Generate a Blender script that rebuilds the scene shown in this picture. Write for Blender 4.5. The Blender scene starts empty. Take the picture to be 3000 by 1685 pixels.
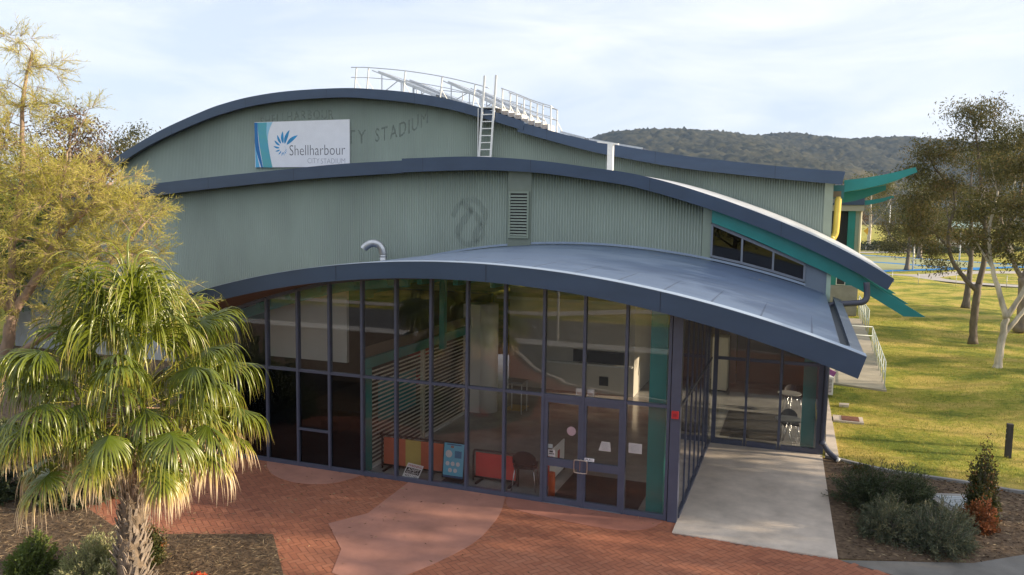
import bpy, bmesh, math, random
import numpy as np
from mathutils import Vector, Matrix, noise

SC = bpy.context.scene
COL = SC.collection
R = math.radians

# ------------------------------------------------------------------ camera
cam = bpy.data.cameras.new('camera')
cam.sensor_width = 36.0
cam.lens = 2291.0 / 3000.0 * 36.0
cam.clip_start = 0.1
cam.clip_end = 9000
camo = bpy.data.objects.new('camera', cam)
COL.objects.link(camo)
r_ = Vector((0.9376049, 0.3473985, 0.0145401))
u_ = Vector((-0.0469955, 0.0851820, 0.9952565))
f_ = Vector((-0.3445120, 0.9338406, -0.0961932))
mw = Matrix((r_, u_, -f_)).transposed().to_4x4()
mw.translation = Vector((2.28396, -15.70409, 6.25))
camo.matrix_world = mw
SC.camera = camo

# ------------------------------------------------------------------ sky, sun, exposure
SUN_AZ, SUN_EL = 10.0, 18.0            # azimuth counted from +X towards +Y
w = bpy.data.worlds.new('World')
SC.world = w
w.use_nodes = True
nt = w.node_tree
nt.nodes.clear()
def wn(t, **k):
    n = nt.nodes.new(t)
    for a, b in k.items():
        setattr(n, a, b)
    return n
out = wn('ShaderNodeOutputWorld')
bg = wn('ShaderNodeBackground')
sky = wn('ShaderNodeTexSky', sky_type='NISHITA', sun_disc=False)
sky.sun_elevation = R(SUN_EL)
sky.sun_rotation = R(90 - SUN_AZ)
sky.dust_density = 1.2
sky.ozone_density = 1.5
tc = wn('ShaderNodeTexCoord')
mp = wn('ShaderNodeMapping')
mp.inputs['Rotation'].default_value = (0.10, -0.06, R(20))
mp.inputs['Scale'].default_value = (1.5, 1.0, 7.0)
nz = wn('ShaderNodeTexNoise')
nz.inputs['Scale'].default_value = 2.1
nz.inputs['Detail'].default_value = 7.0
nz.inputs['Roughness'].default_value = 0.56
nz.inputs['Distortion'].default_value = 0.5
rp = wn('ShaderNodeValToRGB')
rp.color_ramp.elements[0].position = 0.36
rp.color_ramp.elements[0].color = (0.26, 0.26, 0.26, 1)
rp.color_ramp.elements[1].position = 0.72
rp.color_ramp.elements[1].color = (0.95, 0.95, 0.95, 1)
sep = wn('ShaderNodeSeparateXYZ')
hz = wn('ShaderNodeMapRange')          # thicker white cloud low over the horizon
hz.inputs[1].default_value = 0.0
hz.inputs[2].default_value = 0.16
hz.inputs[3].default_value = 0.92
hz.inputs[4].default_value = 0.0
mxm = wn('ShaderNodeMath', operation='MAXIMUM')
mix = wn('ShaderNodeMix', data_type='RGBA')
mix.inputs['B'].default_value = (7.1, 7.2, 7.45, 1)
nt.links.new(tc.outputs['Generated'], mp.inputs['Vector'])
nt.links.new(mp.outputs['Vector'], nz.inputs['Vector'])
nt.links.new(nz.outputs['Fac'], rp.inputs['Fac'])
nt.links.new(tc.outputs['Generated'], sep.inputs[0])
nt.links.new(sep.outputs['Z'], hz.inputs[0])
nt.links.new(rp.outputs['Color'], mxm.inputs[0])
nt.links.new(hz.outputs[0], mxm.inputs[1])
nt.links.new(mxm.outputs[0], mix.inputs['Factor'])
skb = wn('ShaderNodeMix', data_type='RGBA')   # thin bright veil over the blue
skb.inputs['Factor'].default_value = 0.62
skb.inputs['B'].default_value = (4.7, 5.5, 7.1, 1)
nt.links.new(sky.outputs['Color'], skb.inputs['A'])
nt.links.new(skb.outputs['Result'], mix.inputs['A'])
nt.links.new(mix.outputs['Result'], bg.inputs['Color'])
bg.inputs['Strength'].default_value = 0.092
nt.links.new(bg.outputs['Background'], out.inputs['Surface'])

sd = Vector((math.cos(R(SUN_AZ)) * math.cos(R(SUN_EL)), math.sin(R(SUN_AZ)) * math.cos(R(SUN_EL)), math.sin(R(SUN_EL))))
sl = bpy.data.lights.new('sun', 'SUN')
sl.energy = 5.0
sl.angle = R(0.5)
sl.color = (1.0, 0.83, 0.60)
so = bpy.data.objects.new('sun', sl)
so.rotation_euler = (-sd).to_track_quat('-Z', 'Y').to_euler()
so.location = sd * 60
COL.objects.link(so)

SC.view_settings.view_transform = 'Standard'
SC.view_settings.look = 'None'
SC.view_settings.exposure = 0.85
SC.view_settings.gamma = 1.0
cy = SC.cycles
cy.max_bounces = 10
cy.diffuse_bounces = 4
cy.glossy_bounces = 4
cy.transmission_bounces = 6
cy.transparent_max_bounces = 24
cy.volume_bounces = 0
cy.caustics_reflective = False
cy.caustics_refractive = False
cy.use_denoising = True
cy.sample_clamp_indirect = 6.0

# ------------------------------------------------------------------ materials
MATS = {}
def mat(name, col, rough=0.6, metal=0.0, var=0.0, vs=3.0, bump=0.0, bs=40.0, spec=0.5, stretch=None, col2=None, detail=4.0):
    """Principled surface, its colour broken up by noise and its relief by a finer noise."""
    if name in MATS:
        return MATS[name]
    m = bpy.data.materials.new(name)
    m.use_nodes = True
    t = m.node_tree
    p = t.nodes['Principled BSDF']
    p.inputs['Base Color'].default_value = (*col, 1)
    p.inputs['Roughness'].default_value = rough
    p.inputs['Metallic'].default_value = metal
    p.inputs['Specular IOR Level'].default_value = spec
    if var > 0 or col2 or bump > 0:
        c = t.nodes.new('ShaderNodeTexCoord')
        mpn = t.nodes.new('ShaderNodeMapping')
        if stretch:
            mpn.inputs['Scale'].default_value = stretch
        t.links.new(c.outputs['Object'], mpn.inputs['Vector'])
    if var > 0 or col2:
        n = t.nodes.new('ShaderNodeTexNoise')
        n.inputs['Scale'].default_value = vs
        n.inputs['Detail'].default_value = detail
        n.inputs['Roughness'].default_value = 0.62
        t.links.new(mpn.outputs['Vector'], n.inputs['Vector'])
        rr = t.nodes.new('ShaderNodeValToRGB')
        a = tuple(x * (1 - var) for x in col)
        b = col2 if col2 else tuple(min(1, x * (1 + var)) for x in col)
        rr.color_ramp.elements[0].position = 0.32
        rr.color_ramp.elements[1].position = 0.68
        rr.color_ramp.elements[0].color = (*a, 1)
        rr.color_ramp.elements[1].color = (*b, 1)
        t.links.new(n.outputs['Fac'], rr.inputs['Fac'])
        t.links.new(rr.outputs['Color'], p.inputs['Base Color'])
    if bump > 0:
        n2 = t.nodes.new('ShaderNodeTexNoise')
        n2.inputs['Scale'].default_value = bs
        n2.inputs['Detail'].default_value = 5
        t.links.new(mpn.outputs['Vector'], n2.inputs['Vector'])
        bn = t.nodes.new('ShaderNodeBump')
        bn.inputs['Strength'].default_value = bump
        bn.inputs['Distance'].default_value = 0.02
        t.links.new(n2.outputs['Fac'], bn.inputs['Height'])
        t.links.new(bn.outputs['Normal'], p.inputs['Normal'])
    MATS[name] = m
    return m

def leaf_mat(name, stops, rough=0.5, trans=0.35, attr='rnd', spec=0.3):
    """Leaves: colour picked per leaf (or along the leaf) from an attribute, some light passing through."""
    m = bpy.data.materials.new(name)
    m.use_nodes = True
    t = m.node_tree
    p = t.nodes['Principled BSDF']
    o = t.nodes['Material Output']
    at = t.nodes.new('ShaderNodeAttribute')
    at.attribute_name = attr
    rr = t.nodes.new('ShaderNodeValToRGB')
    els = rr.color_ramp.elements
    while len(els) > 1:
        els.remove(els[-1])
    els[0].position = stops[0][0]
    els[0].color = (*stops[0][1], 1)
    for s, c in stops[1:]:
        e = els.new(s)
        e.color = (*c, 1)
    t.links.new(at.outputs['Fac'], rr.inputs['Fac'])
    t.links.new(rr.outputs['Color'], p.inputs['Base Color'])
    p.inputs['Roughness'].default_value = rough
    p.inputs['Specular IOR Level'].default_value = spec
    tr = t.nodes.new('ShaderNodeBsdfTranslucent')
    t.links.new(rr.outputs['Color'], tr.inputs['Color'])
    mx = t.nodes.new('ShaderNodeMixShader')
    mx.inputs[0].default_value = trans
    t.links.new(p.outputs[0], mx.inputs[1])
    t.links.new(tr.outputs[0], mx.inputs[2])
    t.links.new(mx.outputs[0], o.inputs['Surface'])
    MATS[name] = m
    return m

def attr_mat(name, stops, rough=0.8, bump=0.0, bs=60.0, spec=0.3):
    m = leaf_mat(name, stops, rough, 0.0, 'rnd', spec)
    if bump:
        t = m.node_tree
        c = t.nodes.new('ShaderNodeTexCoord')
        n2 = t.nodes.new('ShaderNodeTexNoise')
        n2.inputs['Scale'].default_value = bs
        t.links.new(c.outputs['Object'], n2.inputs['Vector'])
        bn = t.nodes.new('ShaderNodeBump')
        bn.inputs['Strength'].default_value = bump
        bn.inputs['Distance'].default_value = 0.02
        t.links.new(n2.outputs['Fac'], bn.inputs['Height'])
        t.links.new(bn.outputs['Normal'], t.nodes['Principled BSDF'].inputs['Normal'])
    return m

def glass_mat(name, tint, refl=1.0):
    m = bpy.data.materials.new(name)
    m.use_nodes = True
    t = m.node_tree
    t.nodes.remove(t.nodes['Principled BSDF'])
    o = t.nodes['Material Output']
    lw = t.nodes.new('ShaderNodeLayerWeight')
    lw.inputs['Blend'].default_value = 0.5
    pw = t.nodes.new('ShaderNodeMath')
    pw.operation = 'POWER'
    pw.inputs[1].default_value = 4.0
    t.links.new(lw.outputs['Facing'], pw.inputs[0])
    ma = t.nodes.new('ShaderNodeMath')
    ma.operation = 'MULTIPLY_ADD'
    ma.inputs[1].default_value = 0.9
    ma.inputs[2].default_value = 0.075 * refl
    t.links.new(pw.outputs[0], ma.inputs[0])
    tr = t.nodes.new('ShaderNodeBsdfTransparent')
    tr.inputs['Color'].default_value = (*tint, 1)
    gl = t.nodes.new('ShaderNodeBsdfGlossy')
    gl.inputs['Roughness'].default_value = 0.0
    gl.inputs['Color'].default_value = (0.95, 0.95, 1, 1)
    mx = t.nodes.new('ShaderNodeMixShader')
    t.links.new(ma.outputs[0], mx.inputs[0])
    t.links.new(tr.outputs[0], mx.inputs[1])
    t.links.new(gl.outputs[0], mx.inputs[2])
    t.links.new(mx.outputs[0], o.inputs['Surface'])
    MATS[name] = m
    return m

M_GREEN = mat('corrugated green steel', (0.295, 0.350, 0.302), 0.42, 0.0, 0.13, 0.35, stretch=(1, 1, 0.35), detail=6)
M_FLAT = mat('flat green trim', (0.25, 0.30, 0.24), 0.5, var=0.06, vs=2)
M_FASC = mat('dark blue painted steel', (0.038, 0.066, 0.120), 0.42, 0.0, 0.10, 0.8, stretch=(1, 1, 3))
M_ROOF = mat('blue grey roof sheet', (0.105, 0.145, 0.22), 0.34, 0.0, 0.10, 0.5, stretch=(2.5, 0.35, 1), detail=6)
M_CAP = mat('sky lightened flashing', (0.29, 0.36, 0.46), 0.38, var=0.08, vs=1.5)  # lighter than the roof sheet; sky light on the edge is in the colour
M_SOFF = mat('brown soffit lining', (0.16, 0.10, 0.065), 0.7, var=0.2, vs=2, stretch=(0.3, 3, 1))
M_FRAME = mat('dark blue window frame', (0.075, 0.083, 0.125), 0.38, var=0.08, vs=4)
M_TEAL = mat('teal paint', (0.012, 0.21, 0.20), 0.42, var=0.10, vs=1.2)
M_WHITE = mat('white galvanised paint', (0.72, 0.72, 0.70), 0.45, var=0.08, vs=6)
M_GALV = mat('galvanised steel', (0.55, 0.56, 0.57), 0.35, 0.85, 0.12, 8)
M_CONC = mat('pale concrete', (0.60, 0.515, 0.43), 0.85, 0, 0.20, 1.3, 0.25, 60, detail=7)
M_CONC2 = mat('grey concrete', (0.27, 0.26, 0.245), 0.85, 0, 0.22, 1.5, 0.25, 60, detail=7)
M_PINK = mat('pink concrete', (0.39, 0.185, 0.135), 0.8, 0, 0.20, 1.1, 0.25, 70, detail=8)
M_BRICKBASE = mat('sand joint', (0.17, 0.075, 0.047), 0.9, var=0.3, vs=2)
M_ASPH = mat('asphalt', (0.115, 0.11, 0.105), 0.9, 0, 0.2, 1.2, 0.3, 90)
M_BLACK = mat('black plastic', (0.012, 0.012, 0.014), 0.5, var=0.2, vs=9)
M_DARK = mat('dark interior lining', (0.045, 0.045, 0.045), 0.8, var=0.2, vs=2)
M_PIPE = mat('dark blue pipe', (0.058, 0.062, 0.088), 0.4, var=0.1, vs=5)
M_GLASS = glass_mat('grey tinted glass', (0.91, 0.91, 0.90), 0.58)
M_GLASSC = glass_mat('clear glass', (0.96, 0.96, 0.96), 0.5)
M_GLASSD = glass_mat('dark tinted glass', (0.33, 0.34, 0.36), 0.45)

# ------------------------------------------------------------------ mesh helpers
def link(name, me, m, parent=None, smooth=False):
    if m is not None:
        for q in (m if isinstance(m, (list, tuple)) else [m]):
            me.materials.append(q)
    if smooth:
        me.polygons.foreach_set('use_smooth', [True] * len(me.polygons))
    o = bpy.data.objects.new(name, me)
    COL.objects.link(o)
    if parent is not None:
        o.parent = parent
        o.matrix_parent_inverse = Matrix.Translation(-parent.location) if parent.rotation_euler.z == 0 else parent.matrix_world.inverted()
    return o

class MB:
    """Collects shapes given in world coordinates, then links them as one mesh object."""
    def __init__(s):
        s.v, s.f, s.mi = [], [], []
        s.cur = 0
    def add(s, vs, fs):
        k = len(s.v)
        s.v += [tuple(q) for q in vs]
        s.f += [tuple(i + k for i in f) for f in fs]
        s.mi += [s.cur] * len(fs)
        return s
    def hexa(s, p):
        return s.add(p, [(0, 3, 2, 1), (4, 5, 6, 7), (0, 1, 5, 4), (1, 2, 6, 5), (2, 3, 7, 6), (3, 0, 4, 7)])
    def box(s, x0, x1, y0, y1, z0, z1):
        return s.hexa([(x0, y0, z0), (x1, y0, z0), (x1, y1, z0), (x0, y1, z0), (x0, y0, z1), (x1, y0, z1), (x1, y1, z1), (x0, y1, z1)])
    def bar(s, a, b, wx, wz):
        """Square bar from a to b."""
        a, b = Vector(a), Vector(b)
        d = (b - a).normalized()
        u = d.cross(Vector((0, 0, 1)))
        if u.length < 1e-3:
            u = Vector((1, 0, 0))
        u.normalize()
        v = u.cross(d).normalized()
        u, v = u * wx / 2, v * wz / 2
        return s.hexa([a - u - v, a + u - v, b + u - v, b - u - v, a - u + v, a + u + v, b + u + v, b - u + v])
    def tube(s, pts, rad, n=10, cap=True):
        pts = [Vector(p) for p in pts]
        rs = rad if isinstance(rad, (list, tuple)) else [rad] * len(pts)
        rings = []
        u = None
        for i, p in enumerate(pts):
            d = (pts[min(i + 1, len(pts) - 1)] - pts[max(i - 1, 0)])
            d = d.normalized() if d.length > 1e-9 else Vector((0, 0, 1))
            if u is None:
                u = d.cross(Vector((0.3, 0.2, 1)) if abs(d.z) < 0.9 else Vector((1, 0.1, 0)))
            u = (u - d * u.dot(d))
            u = u.normalized() if u.length > 1e-6 else d.orthogonal().normalized()
            v = d.cross(u)
            rings.append([p + (u * math.cos(2 * math.pi * k / n) + v * math.sin(2 * math.pi * k / n)) * rs[i] for k in range(n)])
        vs = [q for g in rings for q in g]
        fs = [(i * n + k, i * n + (k + 1) % n, (i + 1) * n + (k + 1) % n, (i + 1) * n + k) for i in range(len(pts) - 1) for k in range(n)]
        if cap:
            fs += [tuple(range(n))[::-1], tuple((len(pts) - 1) * n + k for k in range(n))]
        return s.add(vs, fs)
    def prism(s, poly, z0, z1):
        n = len(poly)
        return s.add([(x, y, z0) for x, y in poly] + [(x, y, z1) for x, y in poly],
                     [tuple(range(n))[::-1], tuple(range(n, 2 * n))] + [(i, (i + 1) % n, n + (i + 1) % n, n + i) for i in range(n)])
    def prism_y(s, poly, y0, y1):
        n = len(poly)
        return s.add([(x, y0, z) for x, z in poly] + [(x, y1, z) for x, z in poly],
                     [tuple(range(n)), tuple(range(n, 2 * n))[::-1]] + [((i + 1) % n, i, n + i, n + (i + 1) % n) for i in range(n)])
    def prism_x(s, poly, x0, x1):
        n = len(poly)
        return s.add([(x0, y, z) for y, z in poly] + [(x1, y, z) for y, z in poly],
                     [tuple(range(n))[::-1], tuple(range(n, 2 * n))] + [(i, (i + 1) % n, n + (i + 1) % n, n + i) for i in range(n)])
    def band(s, top, bot, y0, y1, dz=0.0):
        """Solid strip between two polylines in XZ, run from y0 to y1 (the far edge dz higher)."""
        n = len(top)
        vs = []
        for (xt, zt), (xb, zb) in zip(top, bot):
            vs += [(xt, y0, zt), (xb, y0, zb), (xt, y1, zt + dz), (xb, y1, zb + dz)]
        fs = []
        for i in range(n - 1):
            a, b = 4 * i, 4 * i + 4
            fs += [(a, a + 1, b + 1, b), (a + 2, b + 2, b + 3, a + 3), (a, b, b + 2, a + 2), (a + 1, a + 3, b + 3, b + 1)]
        e = 4 * (n - 1)
        fs += [(0, 2, 3, 1), (e, e + 1, e + 3, e + 2)]
        return s.add(vs, fs)
    def build(s, name, m, parent=None, smooth=False):
        me = bpy.data.meshes.new(name)
        me.from_pydata(s.v, [], s.f)
        o = link(name, me, m, parent, smooth)
        if any(s.mi):
            me.polygons.foreach_set('material_index', s.mi)
        me.update()
        return o

def tag(o, label=None, cat=None, group=None, kind=None):
    for k, v in (('label', label), ('category', cat), ('group', group), ('kind', kind)):
        if v:
            o[k] = v
    return o
def thing(name, label, cat, loc=(0, 0, 0), group=None):
    o = bpy.data.objects.new(name, None)
    o.location = loc
    o.empty_display_size = 0.3
    COL.objects.link(o)
    return tag(o, label, cat, group)
def struct(o):
    o['kind'] = 'structure'
    return o
def copy_tree(o, parent=None, off=None):
    c = o.copy()
    COL.objects.link(c)
    if parent is not None:
        c.parent = parent
    for ch in list(o.children):
        copy_tree(ch, c)
    return c
def np_mesh(name, V, F, m, parent=None, rnd=None, smooth=False):
    me = bpy.data.meshes.new(name)
    V = np.asarray(V, dtype=np.float32)
    F = np.asarray(F, dtype=np.int32)
    k = F.shape[1]
    me.vertices.add(len(V))
    me.vertices.foreach_set('co', V.ravel())
    me.loops.add(F.size)
    me.loops.foreach_set('vertex_index', F.ravel())
    me.polygons.add(len(F))
    me.polygons.foreach_set('loop_start', np.arange(0, F.size, k, dtype=np.int32))
    me.polygons.foreach_set('loop_total', np.full(len(F), k, dtype=np.int32))
    me.update(calc_edges=True)
    if rnd is not None:
        a = me.attributes.new('rnd', 'FLOAT', 'POINT')
        a.data.foreach_set('value', np.asarray(rnd, dtype=np.float32))
    return link(name, me, m, parent, smooth)

def crom(pts, per=6):
    """Smooth curve through points (Catmull-Rom); tuples of any length."""
    P = [np.array(p, float) for p in pts]
    P = [2 * P[0] - P[1]] + P + [2 * P[-1] - P[-2]]
    o = []
    for i in range(1, len(P) - 2):
        for t in np.linspace(0, 1, per, endpoint=False):
            a, b, c, d = P[i - 1:i + 3]
            o.append(0.5 * (2 * b + (c - a) * t + (2 * a - 5 * b + 4 * c - d) * t * t + (3 * b - a - 3 * c + d) * t ** 3))
    o.append(P[-2])
    return [tuple(q) for q in o]

def text_mesh(s, width=None, height=None, thin=0.0, shear=0.0):
    cu = bpy.data.curves.new('lettering', 'FONT')
    cu.body = s
    cu.offset = thin
    cu.shear = shear
    cu.resolution_u = 3
    ob = bpy.data.objects.new('lettering', cu)
    COL.objects.link(ob)
    dg = bpy.context.evaluated_depsgraph_get()
    me = bpy.data.meshes.new_from_object(ob.evaluated_get(dg))
    vs = np.array([v.co[:2] for v in me.vertices])
    fs = [tuple(p.vertices) for p in me.polygons]
    bpy.data.objects.remove(ob)
    bpy.data.meshes.remove(me)
    vs -= vs.min(0)
    ext = vs.max(0)
    sx = width / ext[0] if width else height / ext[1]
    sy = height / ext[1] if height else sx
    return vs * np.array([sx, sy]), fs

# ------------------------------------------------------------------ arcs of the three roofs (metres, X along the front, Y into the building)
def ct(x):
    return -18.9635 + math.sqrt(24.1406 ** 2 - (x + 4.5753) ** 2)
def cb(x):
    return -18.6159 + math.sqrt(23.4334 ** 2 - (x + 4.6977) ** 2)
def gh(x):
    return cb(x) - max(0.0, -8.0 - x) * 0.075 - 0.02
T2L = [(-30.6, 5.62), (-28.7, 6.12), (-26.0, 6.62), (-24.0, 6.90), (-22.47, 7.10), (-19.45, 7.38), (-15.65, 7.69), (-13.24, 7.87), (-10.75, 7.97)]
B2L = [(-30.6, 5.22), (-28.7, 5.73), (-26.0, 6.22), (-24.0, 6.47), (-21.59, 6.71), (-19.47, 6.93), (-15.42, 7.28), (-13.2, 7.42), (-10.75, 7.54)]
T2R = [(-10.8, 8.03), (-8.5, 8.075), (-7.06, 8.02), (-5.58, 7.89), (-4.17, 7.70), (-2.96, 7.53), (-2.24, 7.38), (-1.3, 7.13), (-0.37, 6.84), (0.53, 6.53), (1.8, 6.04), (2.81, 5.60), (3.84, 5.08), (4.78, 4.53)]
B2R = [(-10.8, 7.56), (-8.46, 7.62), (-7.06, 7.60), (-5.60, 7.50), (-4.22, 7.32), (-3.0, 7.14), (-2.3, 6.98), (-1.38, 6.73), (-0.47, 6.45), (0.42, 6.15), (1.68, 5.66), (2.68, 5.22), (3.70, 4.72), (4.62, 4.20)]
T3A = [(-32.4, 8.45), (-31.2, 9.07), (-28.73, 10.13), (-26.06, 11.0), (-24.64, 11.36), (-22.95, 11.64), (-20.82, 11.81), (-18.0, 11.83), (-16.14, 11.70), (-14.34, 11.48), (-12.6, 11.15), (-10.95, 10.70), (-10.13, 10.45), (-9.0, 10.08)]
B3A = [(-31.9, 8.25), (-30.5, 8.96), (-28.74, 9.68), (-26.08, 10.53), (-24.5, 10.92), (-22.96, 11.19), (-20.83, 11.37), (-18.0, 11.41), (-16.15, 11.26), (-14.34, 11.03), (-12.6, 10.72), (-11.05, 10.31), (-10.12, 10.04), (-9.05, 9.72)]
T3B = [(-9.3, 10.10), (-8.96, 10.0), (-7.89, 9.69), (-6.43, 9.31), (-4.99, 9.03), (-2.31, 8.58), (0.84, 8.19), (3.68, 7.92)]
B3B = [(-9.3, 9.66), (-8.96, 9.57), (-7.88, 9.27), (-6.43, 8.88), (-4.98, 8.56), (-2.29, 8.08), (0.86, 7.71), (3.60, 7.44)]
def itp(P):
    D = crom(P, 8)
    xs = np.array([p[0] for p in D])
    zs = np.array([p[1] for p in D])
    return lambda x: float(np.interp(x, xs, zs))
t2l, b2l, t2r, b2r, t3a, b3a, t3b, b3b = map(itp, (T2L, B2L, T2R, B2R, T3A, B3A, T3B, B3B))
def roof2(x):
    return t2l(x) if x < -10.8 else t2r(x)
def under2(x):
    return b2l(x) if x < -10.8 else b2r(x)
def roof3(x):
    return t3a(x) if x < -9.2 else t3b(x)
def under3(x):
    return b3a(x) if x < -9.2 else b3b(x)
CAN0, CAN1 = -12.9, 3.453
def lin(a, b, n):
    return [a + (b - a) * i / (n - 1) for i in range(n)]

# ------------------------------------------------------------------ the building
hall = thing('sports_hall', 'grey green corrugated sports hall with three stepped arched dark blue roofs over a glazed foyer', 'building', (-6, 9, 0))

def rib(xs, y):
    c = np.cos(2 * np.pi * np.asarray(xs) / 0.092)
    return y - 0.026 * np.sign(c) * np.abs(c) ** 0.75
def on_ribs(mb, name, m, y):
    """Paint-thin mark laid over the ribs of the wall at y."""
    me = bpy.data.meshes.new(name)
    me.from_pydata(mb.v, [], mb.f)
    bm = bmesh.new()
    bm.from_mesh(me)
    bmesh.ops.triangulate(bm, faces=bm.faces[:])
    xs = [v.co.x for v in bm.verts]
    st = 0.092 / 6
    k = int(min(xs) / st) - 1
    while k * st < max(xs):
        bmesh.ops.bisect_plane(bm, geom=bm.verts[:] + bm.edges[:] + bm.faces[:], dist=1e-6, plane_co=(k * st, 0, 0), plane_no=(1, 0, 0))
        k += 1
    for v in bm.verts:
        v.co.y = float(rib(v.co.x, y)) - 0.0025
    bm.to_mesh(me)
    bm.free()
    return link(name, me, m, hall)
def corrugated(name, x0, x1, y, bot, top, m, pitch=0.092, amp=0.026):
    per = 6
    n = int((x1 - x0) / pitch * per)
    xs = np.linspace(x0, x1, n + 1)
    yy = rib(xs, y)
    zt = np.array([top(x) for x in xs])
    zb = np.array([bot(x) for x in xs])
    zm = (zt + zb) / 2
    V = np.concatenate([np.c_[xs, yy, zb], np.c_[xs, yy, zt], np.c_[xs, np.full(n + 1, y + 0.09), zb], np.c_[xs, np.full(n + 1, y + 0.09), zt]])
    i = np.arange(n)
    k = n + 1
    F = np.concatenate([np.c_[i, i + 1, k + i + 1, k + i], np.c_[2 * k + i + 1, 2 * k + i, 3 * k + i, 3 * k + i + 1], np.c_[k + i, k + i + 1, 3 * k + i + 1, 3 * k + i]])
    return np_mesh(name, V, F, m, hall)

def w2bot(x):
    return 1.58 if x < CAN0 + 0.15 else ct(x) - 0.22
corrugated('corrugated_wall', -30.4, -6.99, 9.0, w2bot, lambda x: under2(x) + 0.15, M_GREEN)
corrugated('corrugated_wall', -6.17, -0.60, 9.0, w2bot, lambda x: under2(x) + 0.15, M_GREEN)
corrugated('corrugated_wall', -31.9, 3.02, 16.5, lambda x: 4.0, lambda x: under3(x) + 0.15, M_GREEN)
b = MB()
b.prism_y([(-0.60, 4.6), (-0.33, 4.6), (-0.33, under2(-0.33) + .1), (-0.60, under2(-0.6) + .1)], 8.975, 9.09)
b.build('corner_trim', M_FLAT, hall)
MB().prism_y([(3.02, 4.0), (3.32, 4.0), (3.32, under3(3.3) + .1), (3.02, under3(3.02) + .1)], 16.465, 16.59).build('corner_trim', M_FLAT, hall)
# lower plain wall at the left
MB().box(-30.4, -12.9, 8.97, 9.10, -0.05, 1.575).build('base_wall', mat('pale blockwork', (0.42, 0.43, 0.42), 0.8, var=0.12, vs=1.5), hall)
# flanks
MB().box(3.02, 3.14, 12.4, 16.46, 0, 3.9).box(3.02, 3.14, 9.11, 12.399, 3.25, 3.899).prism_x([(9.11, 3.9), (16.46, 3.9), (16.46, 5.4), (9.11, 5.3)], 3.02, 3.14).build('flank_wall', M_FLAT, hall)
MB().box(3.20, 3.32, 16.60, 62, 0, 7.5).build('flank_wall', M_FLAT, hall)
MB().box(-31.9, 3.19, 61.9, 62.0, 0, 7.5).build('back_wall', M_FLAT, hall)
MB().box(-31.95, -31.83, 16.6, 61.89, 0, 8.2).build('flank_wall', M_FLAT, hall)
# fascias
def fascia(name, T, B, y0, y1, n=60):
    b = MB()
    b.band(crom(T, 8), crom(B, 8), y0, y1)
    return b.build(name, M_FASC, hall)
fascia('roof_fascia', T2L, B2L, 8.63, 8.70)
fascia('roof_fascia', T2R, B2R, 8.58, 8.65)
fascia('roof_fascia', T3A, B3A, 16.06, 16.13)
fascia('roof_fascia', T3B, B3B, 16.10, 16.17)
# soffits closing the fascias to the walls
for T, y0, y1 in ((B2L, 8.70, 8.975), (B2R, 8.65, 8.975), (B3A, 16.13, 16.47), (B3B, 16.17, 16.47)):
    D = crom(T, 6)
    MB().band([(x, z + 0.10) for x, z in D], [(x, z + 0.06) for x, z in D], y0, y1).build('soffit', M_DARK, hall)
# roof sheets
D = crom(T2R, 8)
MB().band([(x, z - 0.015) for x, z in D], [(x, z - 0.11) for x, z in D], 8.651, 16.40, 0.11).build('roof_sheet', mat('sunlit roof sheet', (0.52, 0.54, 0.57), 0.32, 0, 0.12, 0.6, stretch=(3, .3, 1)), hall)  # right half paler than the left: sun gloss put into the colour
D = crom(T2L, 8)
MB().band([(x, z - 0.015) for x, z in D], [(x, z - 0.11) for x, z in D], 8.701, 16.40, 0.05).build('roof_sheet', M_ROOF, hall)
for T, y in ((T3A, 16.131), (T3B, 16.171)):
    D = crom(T, 6)
    MB().band([(x, z - 0.02) for x, z in D], [(x, z - 0.12) for x, z in D], y, 62.3).build('roof_sheet', M_ROOF, hall)
# foyer canopy: roof sheet, fascia, capping, soffit, gutter
xs = lin(CAN0, 3.02, 72)
roofc = MB().band([(x, ct(x) - 0.02) for x in xs], [(x, ct(x) - 0.10) for x in xs], -0.72, 8.985, 0.055).build('foyer_roof', None, hall)
b = MB()
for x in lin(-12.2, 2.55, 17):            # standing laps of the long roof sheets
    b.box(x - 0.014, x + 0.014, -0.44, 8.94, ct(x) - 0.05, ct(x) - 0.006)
b.build('roof_lap', mat('dark lap blue', (0.055, 0.08, 0.135), 0.45), hall)  # laps coloured darker than the sheets between them
m = mat('canopy sheet', (0.085, 0.126, 0.212), 0.36, 0, 0.14, 0.45, stretch=(0.25, 2.2, 1), detail=7)
roofc.data.materials.append(m)
tx = lin(CAN0, CAN1, 80)
bx = lin(CAN0 + .05, 3.332, 80)
MB().band([(x, ct(x)) for x in tx], [(x, cb(x)) for x in bx], -0.80, -0.72).build('canopy_fascia', M_FASC, hall)
MB().band([(x, ct(x) + 0.012) for x in tx], [(x, ct(x) + 0.001) for x in tx], -0.812, -0.50, 0.004).build('fascia_capping', M_CAP, hall)
so_x = lin(CAN0 + .05, 3.30, 60)
vs, n = [], len(so_x)
b = MB()
for y0, y1, g0, g1 in ((-0.72, -0.06, 0.0, 1.0),):
    for i in range(n - 1):
        p = []
        for x in (so_x[i], so_x[i + 1]):
            p.append((x, cb(x) + 0.03, gh(x) + 0.03))
        (xa, za, ga), (xb_, zb, gb) = p
        b.hexa([(xa, y0, za), (xb_, y0, zb), (xb_, y1, gb), (xa, y1, ga), (xa, y0, za + .03), (xb_, y0, zb + .03), (xb_, y1, gb + .03), (xa, y1, ga + .03)])
b.build('canopy_soffit', M_SOFF, hall)
D = [(x, gh(x) + 0.035) for x in lin(CAN0 + .1, 3.28, 50)]
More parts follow.
